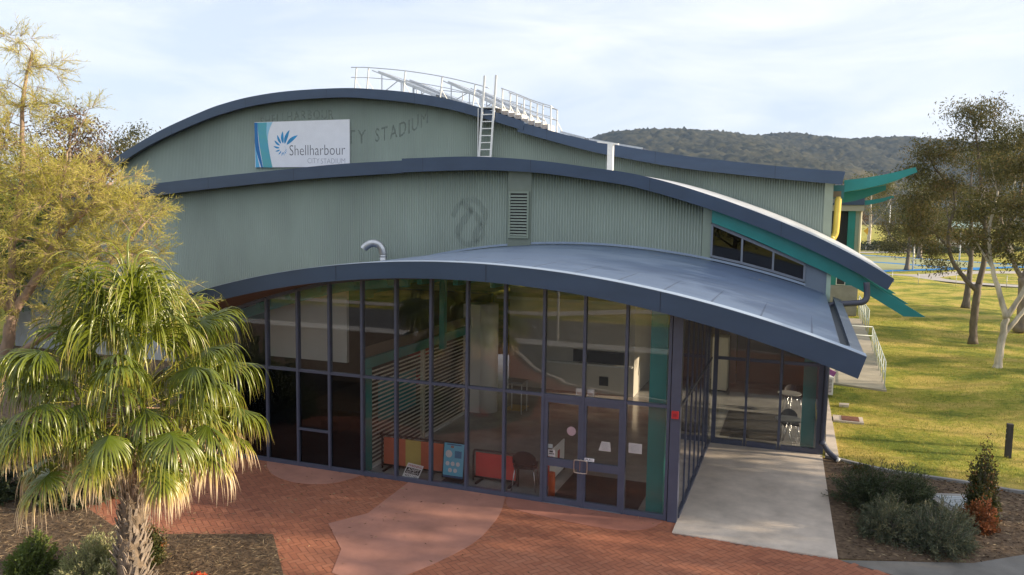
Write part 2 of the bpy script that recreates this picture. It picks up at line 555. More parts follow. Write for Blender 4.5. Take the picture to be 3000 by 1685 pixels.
MB().band([(x, z + .03) for x, z in D], D, -0.058, 8.97).build('foyer_ceiling', mat('pale ceiling', (0.70, 0.69, 0.66), 0.8, var=0.08, vs=1), hall)
# box gutter on the right eave
g = MB()
zr = ct(3.02)
g.box(3.02, 3.04, -0.25, 8.98, zr - 0.25, zr - 0.03)
g.hexa([(3.22, -0.72, zr - 0.22), (3.33, -0.72, zr - 0.30), (3.33, 8.98, zr - 0.30), (3.22, 8.98, zr - 0.22), (3.22, -0.72, ct(3.22) - 0.02), (3.44, -0.72, ct(3.44) - 0.02), (3.44, 8.98, ct(3.44) + .03), (3.22, 8.98, ct(3.22) + .03)])
g.build('box_gutter', mat('gutter steel', (0.10, 0.125, 0.165), 0.4, var=0.1, vs=2), hall)
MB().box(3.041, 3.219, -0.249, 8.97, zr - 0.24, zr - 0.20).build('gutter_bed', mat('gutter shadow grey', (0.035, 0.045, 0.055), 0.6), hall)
MB().box(3.02, 3.22, -0.72, -0.25, zr - 0.16, zr - 0.055).build('gutter_end', m, hall)
# flashing where the canopy meets the wall above
D = [(x, ct(x) + 0.13) for x in lin(-12.6, 2.45, 50)]
MB().band(D, [(x, z - 0.07) for x, z in D], 8.955, 8.982).build('wall_flashing', M_CAP, hall)

# front glazing
BAY = 0.89
mx_ = [-7.2 + BAY * k for k in range(0, 9)]
left_m = [-7.2 - BAY * k for k in range(1, 7)][::-1]
allm = left_m + mx_
def pane(x0, x1, z0, f1, y, m=M_GLASS, name='glass_pane', th=0.012):
    poly = [(x0, z0), (x1, z0), (x1, f1(x1)), (x0, f1(x0))]
    return MB().prism_y(poly, y - th / 2, y + th / 2).build(name, m, hall)
for i, x in enumerate(allm):
    MB().box(x - 0.03, x + 0.03, -0.065, 0.065, 0.0, gh(x)).build('mullion', M_FRAME, hall)
for i in range(len(allm) - 1):
    x0, x1 = allm[i] + 0.031, allm[i + 1] - 0.031
    d = allm[i] > -2.9 and allm[i] < -1.0                   # the two door bays
    lft = i < len(left_m)
    MB().box(x0, x1, -0.055, 0.055, 2.34, 2.40).build('transom', M_FRAME, hall)
    if not d:
        MB().box(x0, x1, -0.055, 0.055, 0.0, 0.10).build('sill', M_FRAME, hall)
        if lft and i == len(left_m) - 2:
            MB().box(x0, x1, -0.06, 0.06, 0.91, 0.96).build('transom', M_FRAME, hall)
            pane(x0, x1, 0.101, lambda x: 0.909, 0, M_GLASSD)
            pane(x0, x1, 0.961, lambda x: 2.339, 0, M_GLASSD)
        else:
            pane(x0, x1, 0.101, lambda x: 2.339, 0, M_GLASSD if lft else M_GLASS)
    pane(x0, x1, 2.401, lambda x: gh(x) - 0.052, 0, M_GLASS)
    MB().prism_y([(x0, gh(x0) - 0.05), (x1, gh(x1) - 0.05), (x1, gh(x1) + 0.028), (x0, gh(x0) + 0.028)], -0.055, 0.055).build('head_frame', M_FRAME, hall)
MB().box(-12.7, -12.57, -0.06, 9.0, 0, 3.25).build('end_wall', M_DARK, hall)
# corner post
MB().box(-0.030, 0.165, -0.10, 0.09, 0.0, gh(0.16) + 0.02).build('corner_post', M_FRAME, hall)

# double doors
def door(x0, x1, hx, nm):
    dr = MB()
    for a, c in ((x0, x0 + 0.085), (x1 - 0.085, x1)):
        dr.box(a, c, -0.045, 0.045, 0.012, 2.30)
    xa, xb_ = x0 + 0.086, x1 - 0.086
    dr.box(xa, xb_, -0.042, 0.042, 0.012, 0.13)
    dr.box(xa, xb_, -0.042, 0.042, 0.83, 1.0)
    dr.box(xa, xb_, -0.042, 0.042, 2.22, 2.30)
    d = dr.build('door', M_FRAME, hall)
    for z0, z1 in ((0.131, 0.829), (1.001, 2.219)):
        MB().box(xa, xb_, -0.006, 0.006, z0, z1).build('door_glass', M_GLASS, d)
    h = MB()
    for sgn in (-1,):
        y = -0.11
        s_ = 1 if hx > (x0 + x1) / 2 else -1
        c0 = hx
        pts = [(c0, -0.045, 1.06), (c0, y, 1.06), (c0 - s_ * .0, y, 1.06)]
        h.tube(crom([(c0 + s_ * .035, -0.045, 1.06), (c0 + s_ * .02, y, 1.055), (c0 - s_ * .08, y, 1.05), (c0 - s_ * .11, y, 1.02), (c0 - s_ * .11, y, 0.81), (c0 - s_ * .08, y, 0.78), (c0 + s_ * .02, y, 0.775), (c0 + s_ * .035, -0.045, 0.77)], 4), 0.011, 8)
    h.build('handle', mat('worn brass steel', (0.62, 0.52, 0.44), 0.28, 0.9), d, True)
    return d
dl = door(-2.72, -1.872, -1.90, 'left')
d2 = door(-1.868, -1.0, -1.84, 'right')
MB().box(-1.905, -1.84, -0.056, -0.046, 0.80, 1.02).build('lock_plate', mat('copper plate', (0.42, 0.25, 0.17), 0.35, 0.7), dl)
MB().box(-2.72, -1.0, -0.055, 0.055, 2.303, 2.339).build('door_head', M_FRAME, hall)
MB().box(-2.75, -1.0, -0.09, 0.06, 0.0, 0.010).build('threshold', M_GALV, hall)

# porch side glazing and end glazing
ys = [0.12 + 0.835 * k for k in range(0, 8)]
top0 = gh(0.14)
for y in ys[1:-1]:
    MB().box(0.118, 0.166, y - 0.025, y + 0.025, 0, top0).build('mullion', M_FRAME, hall)
for i in range(7):
    y0, y1 = ys[i] + (0.005 if i == 0 else .031), ys[i + 1] - 0.031
    MB().box(0.122, 0.162, y0, y1, 2.34, 2.40).build('transom', M_FRAME, hall)
    MB().box(0.10, 0.185, y0, y1, 0.0, 0.10).build('sill', M_FRAME, hall)
    MB().box(0.136, 0.148, y0, y1, 0.101, 2.339).build('glass_pane', M_GLASS, hall)
    MB().box(0.136, 0.148, y0, y1, 2.401, top0).build('glass_pane', M_GLASS, hall)
YF = 5.96
fx = [0.25, 1.08, 1.95, 2.93]
for i, x in enumerate(fx):
    wd = 0.055 if i in (0, 3) else 0.032
    MB().box(x - wd, x + wd, YF - 0.06, YF + 0.06, 0, gh(x)).build('mullion', M_FRAME, hall)
for i in range(3):
    x0, x1 = fx[i] + .056, fx[i + 1] - .056
    MB().box(x0, x1, YF - 0.05, YF + 0.05, 2.35, 2.43).build('transom', M_FRAME, hall)
    MB().box(x0, x1, YF - 0.05, YF + 0.05, 0.0, 0.16).build('sill', M_FRAME, hall)
    pane(x0, x1, 0.161, lambda x: 2.349, YF)
    pane(x0, x1, 2.431, lambda x: gh(x) - .01, YF)
# glazed flank of the foyer beyond the porch
for k in range(5):
    y = YF + 0.12 + k * 1.55
    MB().box(2.98, 3.07, y - 0.035, y + 0.035, 0, 3.2).build('mullion', M_FRAME, hall)
    if k < 4:
        MB().box(3.02, 3.032, y + .036, y + 1.513, 0.1, 3.2).build('glass_pane', M_GLASSC, hall)
        MB().box(2.985, 3.065, y + .036, y + 1.513, 0.0, 0.099).build('sill', M_FRAME, hall)
# inner teal columns
MB().box(-0.53, -0.18, 0.22, 0.52, 0.03, gh(-.4)).build('teal_column', M_TEAL, hall)
MB().box(2.50, 2.83, 6.12, 6.42, 0.03, gh(2.7)).build('teal_column', M_TEAL, hall)
b = MB()
for x in lin(-12.0, -4.0, 10):
    b.box(x - 0.06, x + 0.06, 0.10, 8.9, gh(x) - 0.19, gh(x) + 0.03)
b.build('teal_rafter', M_TEAL, hall)
D = [(x, gh(x) - 0.02) for x in lin(-12.4, -6.3, 30)]
MB().band(D, [(x, z - 0.26) for x, z in D], 0.55, 0.66).build('teal_beam', M_TEAL, hall)
MB().box(-6.62, -6.47, 2.9, 3.05, 2.6, gh(-6.5)).build('teal_post', M_TEAL, hall)

# clerestory at the right end of the middle wall
wl = [(-0.30, 6.02), (0.60, 5.665), (1.51, 5.285), (2.40, 4.89)]
def wtop(x):
    return float(np.interp(x, [p[0] for p in wl], [p[1] for p in wl]))
def wbot(x):
    return ct(x) + 0.16
win = MB()
win.prism_y([(-0.30, wtop(-.3)), (2.40, wtop(2.4)), (2.40, wtop(2.4) - .10), (-0.30, wtop(-.3) - .10)], 8.93, 9.03)
for i in range(3):
    xa, xb_ = wl[i][0], wl[i + 1][0]
    win.prism_y([(xa, wbot(xa)), (xb_, wbot(xb_)), (xb_, wbot(xb_) + .07), (xa, wbot(xa) + .07)], 8.94, 9.03)
for x in [p[0] for p in wl]:
    win.box(x - .028, x + .028, 8.925, 9.028, wbot(x) + .02, wtop(x) - .04)
wf = win.build('clerestory_window', mat('grey window frame', (0.20, 0.225, 0.27), 0.4, var=0.08, vs=3), hall)
for i in range(3):
    xa, xb_ = wl[i][0] + .029, wl[i + 1][0] - .029
    MB().prism_y([(xa, wbot(xa) + .06), (xb_, wbot(xb_) + .06), (xb_, wtop(xb_) - .08), (xa, wtop(xa) - .08)], 8.975, 8.987).build('window_glass', M_GLASSD, wf)
MB().prism_y([(-0.32, 4.1), (2.42, 4.1), (2.42, 5.0), (-0.32, 6.1)], 9.7, 9.75).build('room_lining', M_DARK, hall)
TT = [(-0.31, 6.50), (0.52, 6.20), (1.23, 5.93), (2.31, 5.46), (3.10, 5.06), (3.79, 4.66), (4.38, 4.25), (5.66, 3.47)]
TB = [(-0.31, 6.02), (0.52, 5.70), (1.23, 5.41), (2.31, 4.93), (3.05, 4.60), (3.66, 4.29), (4.20, 4.00), (5.10, 3.46)]
MB().band(crom(TT, 6), crom(TB, 6), 8.80, 8.92).build('raking_rafter', M_TEAL, hall)
for y in (12.6, 16.3):
    MB().band(crom([(x + 0.0, z - .03) for x, z in TT[5:]], 6), crom([(x, z - .03) for x, z in TB[5:]], 6), y, y + .12).build('raking_rafter', M_TEAL, hall)
MB().prism_y([(2.43, ct(2.43) - .05), (3.02, ct(3.0) - .05), (3.02, 4.66), (2.43, 4.88)], 8.97, 9.05).build('blue_panel', mat('blue grey panel', (0.16, 0.205, 0.265), 0.5, var=0.06, vs=2), hall)
MB().box(3.02, 3.14, 8.95, 9.10, 3.55, 4.62).build('sunlit_wall_end', mat('sunlit green trim', (0.42, 0.55, 0.45), 0.5, var=.05), hall)  # end of the wall coloured paler, the sunlight on it painted in

# louvre vent
lv = MB()
lv.box(-6.99, -6.17, 8.93, 9.0, 4.9, 7.66)
lp = lv.build('vent_panel', mat('vent green', (0.19, 0.225, 0.185), 0.5, var=0.05, vs=4), hall)
MB().box(-6.91, -6.28, 8.915, 8.929, 5.44, 6.87).build('vent_recess', M_BLACK, lp)
l = MB()
for k in range(14):
    z = 5.50 + k * 0.099
    l.hexa([(-6.89, 8.855, z - .034), (-6.30, 8.855, z - .034), (-6.30, 8.913, z + .012), (-6.89, 8.913, z + .012), (-6.89, 8.855, z - .024), (-6.30, 8.855, z - .024), (-6.30, 8.913, z + .022), (-6.89, 8.913, z + .022)])
l.build('louvre_blade', mat('louvre green', (0.30, 0.35, 0.295), 0.5, var=0.05), lp)
l = MB()
for x0, x1, z0, z1 in ((-6.95, -6.89, 5.38, 6.93), (-6.30, -6.24, 5.38, 6.93), (-6.89, -6.30, 6.87, 6.93), (-6.89, -6.30, 5.38, 5.45)):
    l.box(x0, x1, 8.87, 8.929, z0, z1)
l.build('louvre_frame', M_FLAT, lp)
# dark vertical joint beside the ladder
MB().prism_y([(-11.28, 7.5), (-11.17, 7.5), (-11.17, under3(-11.2) + .02), (-11.28, under3(-11.2) + .02)], 16.44, 16.485).build('wall_joint', M_BLACK, hall)

# ghost lettering left on the top wall by an older sign
m_gh = mat('weathered lettering', (0.212, 0.250, 0.218), 0.6, var=0.2, vs=5)
def arc_text(s, x0, x1, zc, h, y):
    gm = MB()
    gl = [text_mesh(ch, height=h) for ch in s]
    gap = 0.30 * h
    tot = sum(v[:, 0].max() for v, f in gl) + gap * (len(gl) - 1)
    k, x = (x1 - x0) / tot, x0
    for v, f in gl:
        sl = (zc(x + .3) - zc(x)) / .3
        gm.add([(x + q[0] * k, y, zc(x) + q[1] + sl * q[0]) for q in v], f)
        x += (v[:, 0].max() + gap) * k
    return gm
on_ribs(arc_text('SHELLHARBOUR', -22.85, -18.7, lambda x: 10.52 - 0.030 * (x + 19.8) ** 2, 0.42, 16.4775), 'faded_lettering', m_gh, 16.5)
on_ribs(arc_text('CITY', -18.75, -16.95, lambda x: 9.33, 0.62, 16.4775), 'faded_lettering', m_gh, 16.5)
on_ribs(arc_text('STADIUM', -16.45, -13.75, lambda x: 9.36 + 0.075 * max(0, x + 16.9) ** 2, 0.62, 16.4775), 'faded_lettering', m_gh, 16.5)

em = MB()
rg = random.Random(3)
for pts, w_ in (([(-9.05, 6.05), (-8.75, 6.55), (-8.2, 6.62), (-7.85, 6.2), (-7.95, 5.7)], .11), ([(-8.9, 5.45), (-8.6, 5.15), (-8.15, 5.2), (-7.9, 5.5), (-7.95, 5.7)], .09), ([(-8.9, 5.45), (-8.65, 5.9), (-8.35, 6.3)], .13), ([(-8.75, 6.55), (-8.35, 6.3), (-8.05, 5.9), (-8.2, 5.45), (-8.15, 5.2)], .12)):
    D = crom(pts, 6)
    q = []
    for i, p in enumerate(D):
        d = np.array(D[min(i + 1, len(D) - 1)]) - np.array(D[max(i - 1, 0)])
        n_ = np.array([-d[1], d[0]]) / max(1e-6, np.hypot(*d))
        ww = w_ * rg.uniform(.5, 1.1)
        q.append((np.array(p) + n_ * ww, np.array(p) - n_ * ww))
    k = len(em.v)
    em.add([(c[0], 8.97, c[1]) for pr in q for c in pr], [(2 * i, 2 * i + 1, 2 * i + 3, 2 * i + 2) for i in range(len(q) - 1)])
on_ribs(em, 'faded_emblem', mat('weathered emblem', (0.272, 0.323, 0.283), 0.6, 0, .0, 6, col2=(0.305, 0.352, 0.305)), 9.0)
# joints between the lengths of fascia
fj = mat('joint line', (0.015, 0.022, 0.04), 0.5)
for top_, bot_, yf, x0_, x1_, st_ in ((ct, cb, -0.80, -11, 3.0, 3.6), (roof2, under2, 8.58, -10, 4.2, 3.9), (roof2, under2, 8.63, -27, -12, 3.9), (roof3, under3, 16.06, -28, -10, 4.6), (roof3, under3, 16.10, -8, 3, 4.6)):
    x = x0_
    while x < x1_:
        MB().prism_y([(x, bot_(x) + .005), (x + .014, bot_(x) + .005), (x + .014, top_(x) - .004), (x, top_(x) - .004)], yf - .003, yf - .0005).build('fascia_joint', fj, hall)
        x += st_

# ------------------------------------------------------------------ downpipes (parts of the hall)
MB().tube(crom([(3.05, 5.72, 3.35), (3.05, 5.70, 3.0), (3.04, 5.70, 1.5), (3.03, 5.70, 0.50), (3.08, 5.67, 0.36), (3.20, 5.60, 0.20), (3.40, 5.48, 0.07)], 6), 0.07, 12).build('downpipe', M_PIPE, hall, True)
MB().tube(crom([(3.40, 5.48, 0.07), (3.44, 5.46, 0.05)], 2), 0.06, 10).build('pipe_end', M_WHITE, hall, True)
s_ = MB()
for i in range(9):
    pass
s_.tube(crom([(3.03, 5.66, 0.38), (3.03, 5.63, 0.42), (3.03, 5.60, 0.46)], 3), [0.04, .09, .09, .09, .09, .09, .05], 12)
s_.build('pipe_collar', M_PIPE, hall, True)
MB().tube(crom([(4.05, 8.35, 4.42), (4.08, 8.33, 4.15), (4.07, 8.3, 3.98), (3.98, 8.25, 3.87), (3.75, 8.2, 3.83), (3.25, 8.05, 3.78), (3.06, 7.95, 3.70), (2.98, 7.9, 3.52), (2.99, 7.85, 3.2)], 6), 0.085, 12).build('downpipe', M_PIPE, hall, True)
MB().tube(crom([(3.53, 17.0, 7.02), (3.52, 17.0, 6.4), (3.50, 17.0, 5.75), (3.485, 17.0, 5.60), (3.42, 16.96, 5.44), (3.34, 16.9, 5.30), (3.22, 16.8, 4.2)], 5), 0.125, 14).build('yellow_downpipe', mat('yellow paint', (0.66, 0.50, 0.10), 0.4, var=0.08, vs=3), hall, True)
MB().box(3.33, 3.62, 16.9, 17.1, 6.98, 7.22).build('rainhead', mat('rainhead brown', (0.16, 0.12, 0.07), 0.6), hall)
# upswept teal brackets on the flank
def bracket(y, th, s=1.0, x0=3.70, z0=7.64, dx=0.0):
    T = [(x0, z0), (x0 + .75 * s, z0 + 0.10 * s), (x0 + 1.5 * s, z0 + .24 * s), (x0 + 2.41 * s, z0 + .48 * s)]
    B = [(x0 + .02, z0 - .45 * s), (x0 + .8 * s, z0 - .30 * s), (x0 + 1.6 * s, z0 - .08 * s), (x0 + 2.49 * s, z0 + .30 * s)]
    return MB().band(crom(T, 6), crom(B, 6), y, y + th)
bracket(16.95, 0.10).build('teal_bracket', M_TEAL, hall)
T = [(3.72, 7.27), (4.4, 7.36), (5.1, 7.54), (5.7, 7.76)]
MB().band(crom(T, 6), crom([(x, z - .05) for x, z in T], 6), 17.06, 25.0).build('awning_sheet', M_TEAL, hall)
MB().band(crom([(3.66, 7.24), (4.3, 7.30), (5.3, 7.52)], 5), crom([(3.64, 6.80), (4.3, 6.92), (5.3, 7.32)], 5), 18.5, 18.6).build('teal_bracket', M_TEAL, hall)
MB().box(3.33, 3.72, 16.92, 17.05, 6.95, 7.45).build('bracket_root', mat('teal shade', (0.02, 0.13, 0.14), 0.5), hall)

# ------------------------------------------------------------------ wall lamp box at left
t = thing('wall_light', 'small white floodlight box on the green wall behind the feathery tree', 'lamp', (-26.7, 8.95, 3.3))
MB().box(-26.95, -26.45, 8.72, 8.96, 3.2, 3.48).build('housing', M_WHITE, t)
MB().box(-26.5, -26.42, 8.9, 8.985, 2.7, 3.7).build('conduit', M_BLACK, t)

# ================================================================== ground
def sheet(name, poly, z, m, th=0.02):
    return struct(MB().prism(poly, z - th, z).build(name, m))

def lawn_mat():
    m = bpy.data.materials.new('lawn')
    m.use_nodes = True
    t = m.node_tree
    p = t.nodes['Principled BSDF']
    c = t.nodes.new('ShaderNodeTexCoord')
    def noise_(s, d=5, dist=0.0):
        n = t.nodes.new('ShaderNodeTexNoise')
        n.inputs['Scale'].default_value = s
        n.inputs['Detail'].default_value = d
        n.inputs['Distortion'].default_value = dist
        t.links.new(c.outputs['Object'], n.inputs['Vector'])
        return n
    a, b2, d = noise_(0.45, 6, 0.6), noise_(5.0, 6), noise_(42.0, 4)
    r1 = t.nodes.new('ShaderNodeValToRGB')
    e = r1.color_ramp.elements
    e[0].position, e[0].color = 0.34, (0.16, 0.20, 0.028, 1)
    e[1].position, e[1].color = 0.66, (0.55, 0.42, 0.11, 1)
    k = e.new(0.48)
    k.color = (0.34, 0.33, 0.05, 1)
    mixf = t.nodes.new('ShaderNodeMath')
    mixf.operation = 'MULTIPLY_ADD'
    mixf.inputs[1].default_value = 0.45
    t.links.new(b2.outputs['Fac'], mixf.inputs[0])
    sub = t.nodes.new('ShaderNodeMath')
    sub.operation = 'MULTIPLY_ADD'
    sub.inputs[1].default_value = 1.15
    sub.inputs[2].default_value = -0.29
    t.links.new(a.outputs['Fac'], sub.inputs[0])
    t.links.new(sub.outputs[0], mixf.inputs[2])
    t.links.new(mixf.outputs[0], r1.inputs['Fac'])
    mu = t.nodes.new('ShaderNodeMix')
    mu.data_type = 'RGBA'
    mu.blend_type = 'MULTIPLY'
    mu.inputs['Factor'].default_value = 0.75
    r2 = t.nodes.new('ShaderNodeValToRGB')
    r2.color_ramp.elements[0].position, r2.color_ramp.elements[0].color = 0.3, (0.45, 0.45, 0.45, 1)
    r2.color_ramp.elements[1].position, r2.color_ramp.elements[1].color = 0.7, (1.35, 1.35, 1.35, 1)
    t.links.new(d.outputs['Fac'], r2.inputs['Fac'])
    t.links.new(r1.outputs['Color'], mu.inputs['A'])
    t.links.new(r2.outputs['Color'], mu.inputs['B'])
    t.links.new(mu.outputs['Result'], p.inputs['Base Color'])
    p.inputs['Roughness'].default_value = 0.9
    p.inputs['Specular IOR Level'].default_value = 0.15
    bn = t.nodes.new('ShaderNodeBump')
    bn.inputs['Strength'].default_value = 0.9
    bn.inputs['Distance'].default_value = 0.06
    t.links.new(d.outputs['Fac'], bn.inputs['Height'])
    t.links.new(bn.outputs['Normal'], p.inputs['Normal'])
    return m
M_LAWN = lawn_mat()
def gz(x, y):
    """Gentle rise and fall of the lawn, flat beside the paving."""
    k = min(1.0, max(0.0, (x - 6.2) / 3.0)) * min(1.0, max(0.0, (y - 6.0) / 4.0))
    return 0.42 * math.exp(-((x - 12.0) ** 2 + (y - 14.5) ** 2) / 18.0) * min(1.0, max(0.0, (x - 6.2) / 2.0)) + k * (0.16 * math.sin(x * 0.33 + 1.2) * math.sin(y * 0.23 + 0.5) + 0.05 * math.sin(x * 1.1) * math.sin(y * 0.9))
def lawn_ground():
    gx = np.concatenate([[-3000, -800, -300, -120, -60, -34], np.linspace(-30, 3, 12), np.linspace(4, 45, 60), [60, 90, 150, 300, 700, 3000]])
    gy = np.concatenate([[-2500, -500, -120, -60], np.linspace(-45, 3, 10), np.linspace(4, 80, 90), [100, 140, 200, 350, 700, 1500, 4000]])
    X, Y = np.meshgrid(gx, gy, indexing='ij')
    Z = np.array([[gz(x, y) if (3 < x < 46 and 3 < y < 81) else 0.0 for y in gy] for x in gx])
    e = np.clip((45 - X) / 6, 0, 1) * np.clip((80 - Y) / 8, 0, 1)
    Z = Z * e - 0.035
    n, k = X.shape
    i, j = np.meshgrid(np.arange(n - 1), np.arange(k - 1), indexing='ij')
    a = (i * k + j).ravel()
    F = np.c_[a, a + k, a + k + 1, a + 1]
    return struct(np_mesh('lawn', np.c_[X.ravel(), Y.ravel(), Z.ravel()], F, M_LAWN, smooth=True))
lawn_ground()

# brick forecourt: joint bed and herringbone bricks
pav = [(-34, 0.02), (-34, -19.0), (-12, -19.0), (-10.2, -17.6), (-9.1, -16.25), (-7.4, -13.4), (-5.9, -11.9), (-4.9, -11.0), (2.0, -9.0), (8, -8.2), (14, -8.0), (14, -4.0), (4.08, -0.98), (3.18, -0.69), (0.15, -0.63), (0.15, 0.02)]
sheet('forecourt', pav, -0.004, mat('far brick paving', (0.30, 0.110, 0.060), 0.85, var=0.25, vs=2.5, bump=0.3, bs=30), 0.05)
bed = [(-14.5, 0.0), (-14.5, -8.8), (2.0, -8.8), (8.0, -8.0), (11.0, -3.1), (4.08, -0.99), (3.18, -0.70), (0.15, -0.64), (-0.2, -0.05)]
sheet('paving_joints', bed, 0.0005, M_BRICKBASE, 0.004)
def inpoly(p, poly):
    x, y = p
    c = False
    j = len(poly) - 1
    for i in range(len(poly)):
        (xi, yi), (xj, yj) = poly[i], poly[j]
        if (yi > y) != (yj > y) and x < (xj - xi) * (y - yi) / (yj - yi) + xi:
            c = not c
        j = i
    return c
def bricks():
    rng = np.random.default_rng(4)
    Wd, L = 0.115, 0.23
    ca, sa = math.cos(R(45 + 8)), math.sin(R(45 + 8))
    V, F, C_ = [], [], []
    g = 0.005
    for i in range(-140, 140):
        for j in range(-70, 70):
            x0, y0 = i + 2 * j, -i + 2 * j
            for (bx_, by_, lx, ly) in ((x0, y0, 2, 1), (x0 + 2, y0, 1, 2)):
                cx, cy_ = (bx_ + lx / 2) * Wd, (by_ + ly / 2) * Wd
                wx, wy = cx * ca - cy_ * sa - 3.0, cx * sa + cy_ * ca - 4.5
                if not inpoly((wx, wy), bed):
                    continue
                hx, hy = lx * Wd / 2 - g, ly * Wd / 2 - g
                k = len(V)
                z = 0.004 + rng.normal(0, 0.0008)
                tl = rng.normal(0, 0.004, 2)
                for sx, sy in ((-1, -1), (1, -1), (1, 1), (-1, 1)):
                    qx, qy = cx + sx * hx, cy_ + sy * hy
                    V.append((qx * ca - qy * sa - 3.0, qx * sa + qy * ca - 4.5, z + sx * hx * tl[0] + sy * hy * tl[1]))
                F.append((k, k + 1, k + 2, k + 3))
                big = noise.noise(Vector((wx * 0.5, wy * 0.5, 3.1)))
                c = 0.5 + 0.11 * rng.normal() + 0.42 * big
                C_ += [min(1, max(0, c))] * 4
    return struct(np_mesh('brick_paving', V, F, attr_mat('red brick', [(0, (0.25, 0.090, 0.054)), (0.5, (0.37, 0.143, 0.081)), (1, (0.43, 0.186, 0.112))], 0.85, 0.35, 120), None, C_))
bricks()
def smooth_poly(pts, per=5):
    return [(x, y) for x, y in crom(pts, per)]
pad2 = [(-5.96, -0.07), (-3.56, -0.07)] + smooth_poly([(-3.50, -0.30), (-3.34, -0.95), (-3.26, -1.65), (-3.26, -2.5), (-3.49, -3.4), (-3.85, -4.25), (-4.2, -4.8)])[0:] + [(-5.05, -4.6), (-5.42, -3.73), (-6.31, -2.80), (-5.86, -2.04)]
sheet('pink_pad', pad2, 0.011, M_PINK, 0.012)
pad3 = [(-3.52, -0.07)] + smooth_poly([(-3.46, -0.35), (-3.2, -0.66), (-2.39, -0.82), (-1.28, -0.93), (-0.73, -0.88), (-0.31, -0.61), (-0.10, -0.14)]) + [(-0.17, -0.10)]
sheet('pink_pad', pad3, 0.0115, mat('dusky pink concrete', (0.33, 0.135, 0.095), 0.8, var=0.18, vs=1.3, bump=.2, bs=70), 0.012)
pad1 = [(-9.9, -0.07), (-7.22, -0.07)] + smooth_poly([(-7.26, -0.32), (-7.6, -0.85), (-8.3, -1.08), (-9.1, -0.85), (-9.66, -0.38)])
sheet('pink_pad', pad1, 0.011, M_PINK, 0.012)
sheet('porch_slab', [(0.16, -0.64), (3.18, -0.68), (3.05, 5.90), (0.16, 5.90)], 0.022, M_CONC, 0.05)
sheet('footpath', [(3.20, -0.70), (5.49, 0.10), (6.47, 0.88), (20, 10.5), (26, 9.0), (11.0, -3.1), (4.08, -0.98)], 0.003, mat('worn grey path', (0.165, 0.155, 0.14), 0.9, 0, .25, 1.4, .3, 70, detail=7), 0.04)
MULCH = mat('bark mulch', (0.085, 0.058, 0.040), 0.95, 0, 0.0, 9.0, 0.9, 55, 0.1, col2=(0.21, 0.150, 0.10), detail=8)
mul_r = [(3.12, -0.62), (5.49, 0.11), (6.47, 0.89), (11.5, 4.45), (10.4, 5.6), (8.6, 5.0), (7.31, 4.62), (6.19, 4.86), (4.53, 5.08), (3.31, 5.70), (3.05, 5.78)]
sheet('mulch_bed', mul_r, -0.002, MULCH, 0.03)
mul_l = [(-34, 8.9), (-34, -19), (-10.8, -19), (-10.4, -15), (-8.6, -12.2), (-6.2, -11), (-5.3, -6.6), (-5.77, -4.97), (-7.0, -3.64), (-9.22, -4.55), (-10.15, -4.48), (-11.6, -3.9), (-12.2, -3.2), (-12.9, -2.0), (-13.1, 8.9)]
sheet('mulch_bed', mul_l, 0.008, MULCH, 0.03)
# concrete edging between mulch and lawn
ed = crom([(3.14, 5.82), (4.53, 5.16), (6.19, 4.94), (7.31, 4.70), (8.7, 5.08)], 4)
b = MB()
for (xa, ya), (xb_, yb_) in zip(ed[:-1], ed[1:]):
    b.bar((xa, ya, 0.02), (xb_, yb_, 0.02), 0.10, 0.09)
struct(b.build('garden_edging', M_CONC2))
# concrete strip and ramp along the flank
sheet('side_strip', [(3.14, 6.05), (3.46, 6.05), (3.40, 13.0), (3.34, 13.0)], 0.012, M_CONC, 0.05)
sheet('side_path', [(3.35, 15.75), (5.42, 15.10), (5.75, 24.5), (5.95, 36.4), (4.3, 36.6), (3.35, 36.6)], 0.03, mat('side path concrete', (0.36, 0.315, 0.26), 0.85, 0, .15, 1.2, .2, 60), 0.08)
# road, kerb, path and verge across the forecourt (they show as reflections in the foyer glass)
sheet('kerb_path', [(-60, -19.05), (60, -19.05), (60, -20.4), (-60, -20.4)], 0.02, mat('light path concrete', (0.50, 0.48, 0.45), 0.85, var=0.12, vs=1), 0.06)
sheet('road', [(-80, -20.42), (60, -20.42), (60, -27.7), (-80, -27.7)], -0.008, M_ASPH, 0.02)
sheet('verge_path', [(-60, -29.4), (-12, -29.2), (-7, -33), (14, -37), (14, -38.6), (-8, -34.8), (-13, -30.8), (-60, -31)], 0.0, mat('warm path concrete', (0.52, 0.47, 0.40), 0.85, var=0.1, vs=1), 0.02)
sheet('dark_garden', [(-4.9, -11.02), (2.0, -9.02), (40, -8.05), (40, -19.0), (-12, -19.02), (-10.2, -17.65), (-9.1, -16.3), (-7.4, -13.43), (-5.9, -11.93)], -0.010, mat('dark garden ground', (0.06, 0.058, 0.056), 0.9, var=0.2, vs=1.5), 0.02)  # near-black sheet for the garden past the kerb, mulch and its shadows in one colour
kb = crom([(-12, -19.03), (-10.2, -17.62), (-9.1, -16.27), (-7.4, -13.41), (-5.9, -11.91), (-4.9, -11.01), (2.0, -9.01)], 4)
b = MB()
for (xa, ya), (xb_, yb_) in zip(kb[:-1], kb[1:]):
    b.bar((xa, ya, 0.03), (xb_, yb_, 0.03), 0.16, 0.10)
struct(b.build('kerb', M_CONC))

